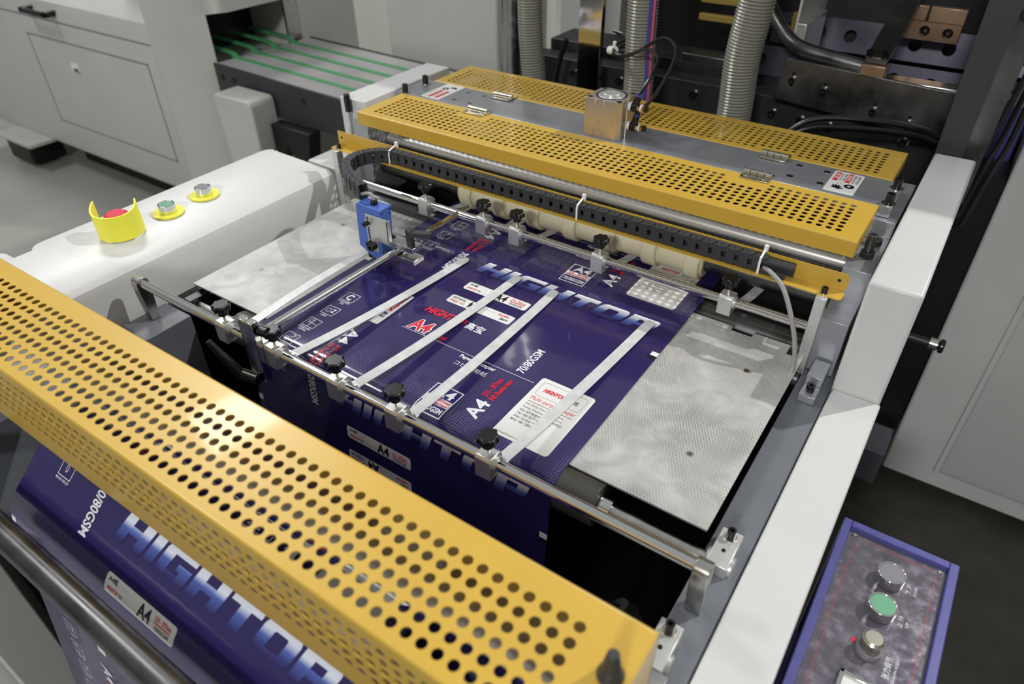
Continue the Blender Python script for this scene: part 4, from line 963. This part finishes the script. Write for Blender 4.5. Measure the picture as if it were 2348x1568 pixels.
holed_strip(-.62, .07, 2.05, 1.135, .075, 'steel bar with round holes just behind the smoky plate')
holed_strip(-.62, .07, 2.30, 1.165, .085, 'second steel bar with round holes, farther back above the lit film')
mb = MB(); mb.box(-.62, .07, 2.08, 2.27, 1.045, 1.05); o = mb.build('lit_film', 'lilac'); tag(o, 'lilac printed film passing between the two steel bars with holes', 'plastic film')
mb = MB(); mb.box(-.63, .075, 2.06, 2.6, .9, 1.0); tag(mb.build('inner_bed', 'blackm'), 'black bed of the press below the bars with holes', 'machine body')
t = thing('grip_block', 'bronze-coloured double block with three round holes at the upper right', 'block', (-.2, 2.2, 1.24))
for a, b in ((-.287, -.213), (-.209, -.125)):
    mb = MB(); mb.box(a, b, 2.192, 2.21, 1.248, 1.285); mb.build('upper_plate', 'copper', t, bevel=.002)
mb = MB(); add_mesh(mb, perforated('p', -.289, -.127, -.022, .022, .02, [(-.262, 0), (-.208, 0), (-.154, 0)], .0125, 24), Matrix.Translation((0, 2.203, 1.226))@Matrix.Rotation(PI/2, 4, 'X')); mb.build('holed_plate', 'copper', t, bevel=.001)
mb = MB(); mb.box(-.289, -.127, 2.225, 2.235, 1.2, 1.25); mb.build('backing', 'black', t)
mb = MB(); mb.cyl((-.75, 2.30, 1.35), (.075, 2.30, 1.35), .016, n=24); tag(mb.build('steel_rod', 'steel'), 'bright steel rod along the top right edge, behind the bronze block', 'rod')
mb = MB(); mb.box(-.75, .075, 2.34, 2.40, 1.13, 1.33); tag(mb.build('cross_member', 'dark', bevel=.004), 'dark rounded cross member behind the bronze block', 'beam')
mb = MB(); mb.box(-1.3, .35, 2.75, 2.8, .2, 2.2); tag(mb.build('press_back_panel', 'blackm'), 'black back panel of the press unit', 'panel')
for x, y, lab, mm in ((-.50, 2.06, 'pale aluminium angle plate right of the thick hose', 'alu'),):
    t = thing('angle_plate', lab, 'plate', (x, y, 1.13)); mb = MB(); mb.box(x, x+.006, y, y+.30, 1.14, 1.36); mb.build('upright', 'grey', t, bevel=.001)
    mb = MB(); mb.box(x+.006, x+.030, y+.0, y+.20, 1.13, 1.235); mb.build('block', 'alu', t, bevel=.002)
for a, lab in (((-.84, -.66, 2.25, 2.27, 1.215, 1.235), 'upper dull yellow bar deep in the machine between the two right hoses'), ((-.84, -.66, 2.25, 2.27, 1.165, 1.185), 'lower dull yellow bar deep in the machine between the two right hoses'), ((-.56, -.50, 2.25, 2.27, 1.12, 1.22), 'dull yellow block just left of the thickest hose')):
    mb = MB(); mb.box(*a); tag(mb.build('olive_bar', 'olive', bevel=.003), lab, 'bar')
mb = MB(); mb.box(-.68, -.66, 2.15, 2.2, 1.05, 1.36); mb.box(-.80, -.66, 2.05, 2.1, 1.095, 1.12); tag(mb.build('inner_bracket', 'oily', bevel=.003), 'steel bracket and ledge between the two right hoses', 'bracket')
mb = MB(); mb.box(-.78, -.60, 2.24, 2.27, 1.29, 1.34); tag(mb.build('bearing_bar', 'alu', bevel=.002), 'pale bar with dark bearings at the top, between the two right hoses', 'bar')
mb = MB(); mb.box(-1.25, -.50, 2.05, 2.2, 1.03, 1.10); tag(mb.build('inner_beam', 'dark', bevel=.003), 'dark inner beam behind the hoses', 'beam')
t = thing('press_shade_housing', 'unseen grey press housing on a rear leg, added to shade the hoods', 'machine', (-.4, 2.4, 0))
mb = MB(); mb.box(-1.34, .75, 2.03, 2.74, 1.96, 2.22); mb.build('housing', 'grey', t, bevel=.01)  # out of view; placed and shaped to cast shade on hoods and cover
mb = MB(); mb.box(-1.34, -1.28, 2.6, 2.74, 0, 1.959); mb.build('leg', 'grey', t)
# polished uprights
for x0, x1, y, z0, lab in ((-1.042, -.970, 1.86, 1.02, 'polished steel upright bolted to the dark beam, left of the middle hose'), (-.935, -.905, 2.0, 1.17, 'narrow polished upright close behind the wide one')):
    mb = MB(); mb.box(x0, x1, y, y+.02, z0, 1.62); tag(mb.build('polished_upright', 'chrome', bevel=.001), lab, 'upright')
# hoses
def hose(P, r, lab, stripes=()):
    t = thing('ribbed_hose', lab, 'hose', P[0]); pts = smooth_pts(P, 30)
    L = sum((b-a).length for a, b in zip(pts, pts[1:])); N = int(L/.0038); out = []; acc = 0; i = 0
    d = [0]
    for a, b in zip(pts, pts[1:]): d.append(d[-1]+(b-a).length)
    for k_ in range(N+1):
        s = L*k_/N
        while i < len(d)-2 and d[i+1] < s: i += 1
        f = (s-d[i])/(d[i+1]-d[i]+1e-9); out.append(pts[i].lerp(pts[i+1], f))
    mb = MB(); mb.tube(out, r, n=28, rib=.075); mb.build('wall', 'hose', t, ang=.25)
    for m, ang in stripes:
        mb = MB(); mb.tube([p+Vector((math.cos(ang)*r*1.03, math.sin(ang)*r*1.03, 0)) for p in out[::6]], .005, n=6); mb.build('stripe', m, t)
hose([(-1.148, 1.80, .90), (-1.152, 1.80, 1.05), (-1.168, 1.80, 1.22), (-1.172, 1.80, 1.6)], .033, 'ribbed grey extraction hose, leftmost of the three')
hose([(-.79, 1.735, .90), (-.785, 1.735, 1.10), (-.792, 1.735, 1.25), (-.80, 1.735, 1.65)], .036, 'ribbed grey extraction hose behind the air cylinder, with pink and blue stripes', (('hosered', -.35), ('hoseblue', -.62)))
hose([(-.545, 1.80, .90), (-.540, 1.80, 1.06), (-.545, 1.80, 1.20), (-.535, 1.80, 1.34), (-.52, 1.80, 1.65)], .0405, 'thickest ribbed grey extraction hose, right of the air cylinder')
# cables
def cable(P, r, lab, m='cable', name='cable'):
    mb = MB(); mb.tube(smooth_pts(P), r, n=10); tag(mb.build(name, m), lab, 'cable')
cable([(-.95, 1.90, 1.19), (-.89, 1.86, 1.19), (-.85, 1.70, 1.205), (-.80, 1.66, 1.20), (-.72, 1.62, 1.235), (-.66, 1.55, 1.24), (-.634, 1.46, 1.225), (-.6395, 1.423, 1.197)], .0042, 'black air tube arching from the tie down into the upper cylinder fitting', name='air_tube')
cable([(-.95, 1.92, 1.18), (-.88, 1.85, 1.18), (-.845, 1.69, 1.195), (-.78, 1.66, 1.205), (-.70, 1.66, 1.255), (-.63, 1.58, 1.25), (-.615, 1.47, 1.20), (-.64, 1.4235, 1.154)], .0042, 'black air tube arching from the tie down into the lower cylinder fitting', name='air_tube')
mb = MB(); mb.cyl((-.855, 1.695, 1.198), (-.835, 1.683, 1.202), .0105, n=16); mb.cyl((-.842, 1.69, 1.205), (-.838, 1.685, 1.222), .0045); tag(mb.build('cable_tie', 'tie'), 'white cable tie holding the two black air tubes together', 'cable tie')
cable([(-.40, 1.72, 1.05), (-.34, 1.74, 1.105), (-.24, 1.76, 1.12), (-.12, 1.80, 1.11), (-.04, 1.86, 1.07), (.0, 1.9, 1.02)], .007, 'black cable curving over the bolted beam, upper one')
cable([(-.41, 1.72, 1.04), (-.33, 1.73, 1.09), (-.22, 1.75, 1.105), (-.11, 1.80, 1.095), (-.03, 1.88, 1.05)], .006, 'black cable curving over the bolted beam, lower one')
cable([(-1.08, 1.86, 1.16), (-1.10, 1.86, 1.10), (-1.115, 1.86, 1.03), (-1.12, 1.86, .98)], .008, 'black cable hanging beside the polished upright')
for i, (dx, dy) in enumerate(((0, 0), (.02, .02), (.035, -.02))):
    cable([(.0+dx, 1.80+dy, .92), (.012+dx, 1.81+dy, 1.03), (.025+dx, 1.83+dy, 1.12), (.045+dx*.5, 1.835+dy*.5, 1.30)], .006, ('black cable bunched beside the right cabinet, nearest the tall cover', 'black cable bunched beside the right cabinet, middle one', 'black cable bunched beside the right cabinet, nearest the cabinet')[i])
# oblique dark straps
t = thing('diagonal_strap', 'matt dark upright strap rising behind the right cover', 'strap', (-.04, 1.74, 1.0))
mb = MB(); mb.prism([(-.066, .98), (-.016, .98), (-.012, 1.6), (-.075, 1.6)], 'y', 1.742, 1.750); mb.build('strap', 'blackmat', t)
t = thing('steel_strap', 'glossy dark steel strap with a hole at its top, right of the matt one', 'strap', (0, 1.70, 1.0))
mb = MB(); mb.prism([(-.018, .98), (.022, .98), (.028, 1.6), (-.022, 1.6)], 'y', 1.755, 1.763); mb.build('strap', 'oily', t, bevel=.001)
mb = MB(); mb.ring((-.001, 1.754, 1.37), (-.001, 1.7555, 1.37), .012, .007); mb.build('washer', 'black', t)
mb = MB(); mb.box(.0, .08, 2.03, 2.05, .6, 1.12); tag(mb.build('violet_panel', 'violet'), 'violet panel in the gap between the steel strap and the grey cabinet', 'panel')
t = thing('knob_shaft', 'short shaft with a bright collar and black knob between the cover and the cabinet', 'knob', (.06, 1.35, .7))
mb = MB(); mb.cyl((.013, 1.45, .80), (.085, 1.45, .80), .009); mb.build('shaft', 'dark', t)
mb = MB(); mb.cyl((.060, 1.45, .80), (.075, 1.45, .80), .013); mb.build('collar', 'nickel', t)
mb = MB(); mb.cyl((.078, 1.45, .80), (.088, 1.45, .80), .015); mb.build('knob', 'black', t, bevel=.003)
mb = MB(); mb.box(-.05, .085, 1.74, 1.868, .10, .22); tag(mb.build('cable_box', 'slate', bevel=.003), 'slate grey box low in the gap beside the grey cabinet', 'box')
mb = MB(); mb.box(.015, .09, 1.90, 2.02, .2, 1.0); tag(mb.build('gap_panel', 'blackm'), 'black panel closing the gap beside the grey cabinet', 'panel')

# ------------------------------------------------------------------ tall grey column, pipe and white panels
mb = MB(); mb.box(-2.257, -1.682, 2.36, 2.8, 0, 2.4); tag(mb.build('column_cabinet', 'grey', bevel=.01), 'tall plain grey cabinet behind the left end of the yellow hoods', 'cabinet')
mb = MB(); mb.cyl((-1.585, 2.33, 0), (-1.585, 2.33, 2.4), .05, n=32); tag(mb.build('pipe', 'steel'), 'vertical grey steel pipe right of the tall cabinet', 'pipe')
mb = MB(); mb.box(-1.60, -1.36, 2.7, 2.75, 0, 2.4); tag(mb.build('white_partition', 'white'), 'narrow white panel behind the steel pipe', 'panel')
t = thing('white_cabinet', 'pale two-panel cabinet behind the green-belted conveyor', 'cabinet', (-3.2, 3.2, 0))
mb = MB(); mb.box(-4.6, -3.275, 3.1, 3.6, .0, 2.4); mb.build('panel', 'white', t, bevel=.004)
mb = MB(); mb.box(-3.245, -2.2, 3.1, 3.6, .0, 2.4); mb.build('panel', 'white', t, bevel=.004)
mb = MB(); mb.box(-3.275, -3.245, 3.13, 3.5, .0, 2.4); mb.build('joint', 'dark', t)

# ------------------------------------------------------------------ left background machine and conveyor
t = thing('delivery_machine', 'big grey machine with panelled side and chamfered corner, upper left', 'machine', (-3.6, 2.4, 0))
FYM = 1.76
def hexa(mb, V, m=None):
    vs = [mb.bm.verts.new(v) for v in V]; k = mb._mi(m)
    for f in ((0, 1, 2, 3), (4, 5, 6, 7), (0, 1, 5, 4), (1, 2, 6, 5), (2, 3, 7, 6), (3, 0, 4, 7)): mb.bm.faces.new([vs[i] for i in f]).material_index = k
mb = MB()
prof = [(FYM+.01, .17), (FYM, .20), (FYM, .88), (FYM+.02, .96), (FYM+.10, 1.02), (FYM+.45, 1.10), (3.0, 1.10), (3.0, .17)]
mb.prism(prof, 'x', -5.1, -3.10); mb.build('side_shell', 'grey', t, bevel=.004)
mb = MB(); plan = [(-3.095, FYM), (-2.93, FYM+.01), (-2.80, FYM+.10), (-2.76, FYM+.18), (-2.76, 3.0), (-3.095, 3.0)]
# chamfered end with the belt opening: lower block, pillars, top
mb.prism(plan, 'z', .17, .80); mb.prism([(-3.095, FYM), (-2.93, FYM+.01), (-2.80, FYM+.10), (-3.095, FYM+.10)], 'z', .80, 1.02)
mb.box(-3.095, -2.76, 2.30, 3.0, .80, 1.02); mb.prism(plan, 'z', 1.02, 1.45)
mb.build('end_shell', 'grey', t)
mb = MB(); mb.box(-3.4, -3.1, FYM+.12, 2.5, .7, 1.3); mb.box(-3.095, -3.09, FYM+.105, 2.295, .805, 1.0); mb.build('dark_interior', 'black', t)
mb = MB(); mb.box(-2.768, -2.755, 2.23, 2.30, .80, 1.02); mb.build('opening_trim', 'steel', t)
mb = MB(); P0 = (-4.22, -3.17, .33, .79)
for a in ((P0[0], P0[1], P0[3]-.006, P0[3]), (P0[0], P0[1], P0[2], P0[2]+.006), (P0[0], P0[0]+.008, P0[2], P0[3]), (P0[1]-.008, P0[1], P0[2], P0[3])): mb.box(a[0], a[1], FYM-.001, FYM+.003, a[2], a[3])
mb.build('panel_seam', 'slate', t)
mb = MB(); mb.box(-5.05, -3.105, FYM-.001, FYM+.003, .876, .882); mb.build('lid_seam', 'slate', t)
h = t
mb = MB(); mb.box(-4.10, -3.86, FYM-.05, FYM-.03, .905, .930); mb.box(-4.10, -4.07, FYM-.05, FYM+.03, .905, .930); mb.box(-3.89, -3.86, FYM-.05, FYM+.03, .905, .930); mb.build('pull_handle', 'black', t, bevel=.006)
mb = MB(); mb.box(-3.87, -3.81, FYM-.006, FYM, .655, .69, m='tie'); mb.box(-3.85, -3.815, FYM-.008, FYM-.002, .655, .668, m='black'); mb.build('latch', 'tie', t)
for x in (-4.66, ): 
    mb = MB(); mb.box(x-.16, x+.10, FYM-.10, FYM+.1, .02, .17); mb.build('foot', 'blackm', t, bevel=.01)
mb = MB(); mb.box(-4.85, -4.45, FYM-.13, FYM+.02, .155, .172); mb.build('foot_plate', 'grey', t)
mb = MB(); mb.box(-4.45, -2.8, FYM+.15, 2.95, .0, .17); mb.build('base', 'blackm', t)
mb = MB(); mb.box(-3.02, -2.97, FYM+.05, FYM+.10, 1.02, 1.09); mb.build('cable_stub', 'black', t)
# conveyor
CR = Matrix.Translation((-2.4, 1.9, 0))@Matrix.Rotation(math.radians(-3.0), 4, 'Z')@Matrix.Translation((2.4, -1.9, 0))
t = thing('belt_conveyor', 'low steel conveyor table with green belts running out of the grey machine', 'conveyor', (-2.3, 2.0, 0))
def buildr(mb, name, m, bevel=0):
    bmesh.ops.transform(mb.bm, matrix=CR, verts=mb.bm.verts[:]); return mb.build(name, m, t, bevel)
mb = MB(); mb.box(-2.745, -1.70, 1.80, 2.30, .83, .846); buildr(mb, 'table_top', 'tabletop', .002)
mb = MB(); mb.box(-2.745, -1.70, 1.788, 1.7995, .700, .850); buildr(mb, 'side_plate', 'blackmat', .002)
mb = MB(); mb.box(-2.745, -1.70, 2.3005, 2.312, .72, .850); buildr(mb, 'side_plate', 'blackmat', .002)
for y in (1.90, 2.00, 2.10, 2.20):
    mb = MB(); mb.box(-2.72, -1.72, y-.011, y+.011, .8462, .849); mb.cyl((-2.72, y-.012, .838), (-2.72, y+.012, .838), .0125); mb.ribbon([(-2.73, y, .846), (-2.76, y, .862), (-2.80, y, .866), (-3.05, y, .87)], .024, .006, side=(0, 1, 0)); buildr(mb, 'belt', 'belt')
for xa in (-2.52, -2.0):
    mb = MB(); mb.box(xa, xa+.06, 1.9, 2.2, .01, .829); buildr(mb, 'stand', 'grey', .003)
for x in (-2.70, -2.62, -2.18, -1.80):
    mb = MB(); mb.cyl((x, 1.788, .80), (x, 1.783, .80), .011, n=14); buildr(mb, 'screw', 'black')
mb = MB(); mb.prism([(-2.56, .40), (-2.46, .40), (-2.36, .58), (-2.36, .78), (-2.375, .795), (-2.575, .795), (-2.59, .78), (-2.575, .58)], 'y', 1.66, 1.78); o = mb.build('drive_cover', 'grey', bevel=.008)
tag(o, 'light grey drive housing hanging on the black side of the conveyor', 'housing')
mb = MB(); mb.prism([(-2.34, .70), (-2.12, .70), (-2.14, .60), (-2.22, .57), (-2.26, .63), (-2.34, .52)], 'y', 1.72, 1.78); tag(mb.build('motor_bracket', 'blackm', bevel=.003), 'black motor bracket under the conveyor, right of the drive housing', 'bracket')
mb = MB(); mb.cyl((-2.19, 1.74, .60), (-1.98, 1.64, .40), .010); tag(mb.build('lever_arm', 'blackm'), 'thin black lever slanting down under the conveyor', 'lever')
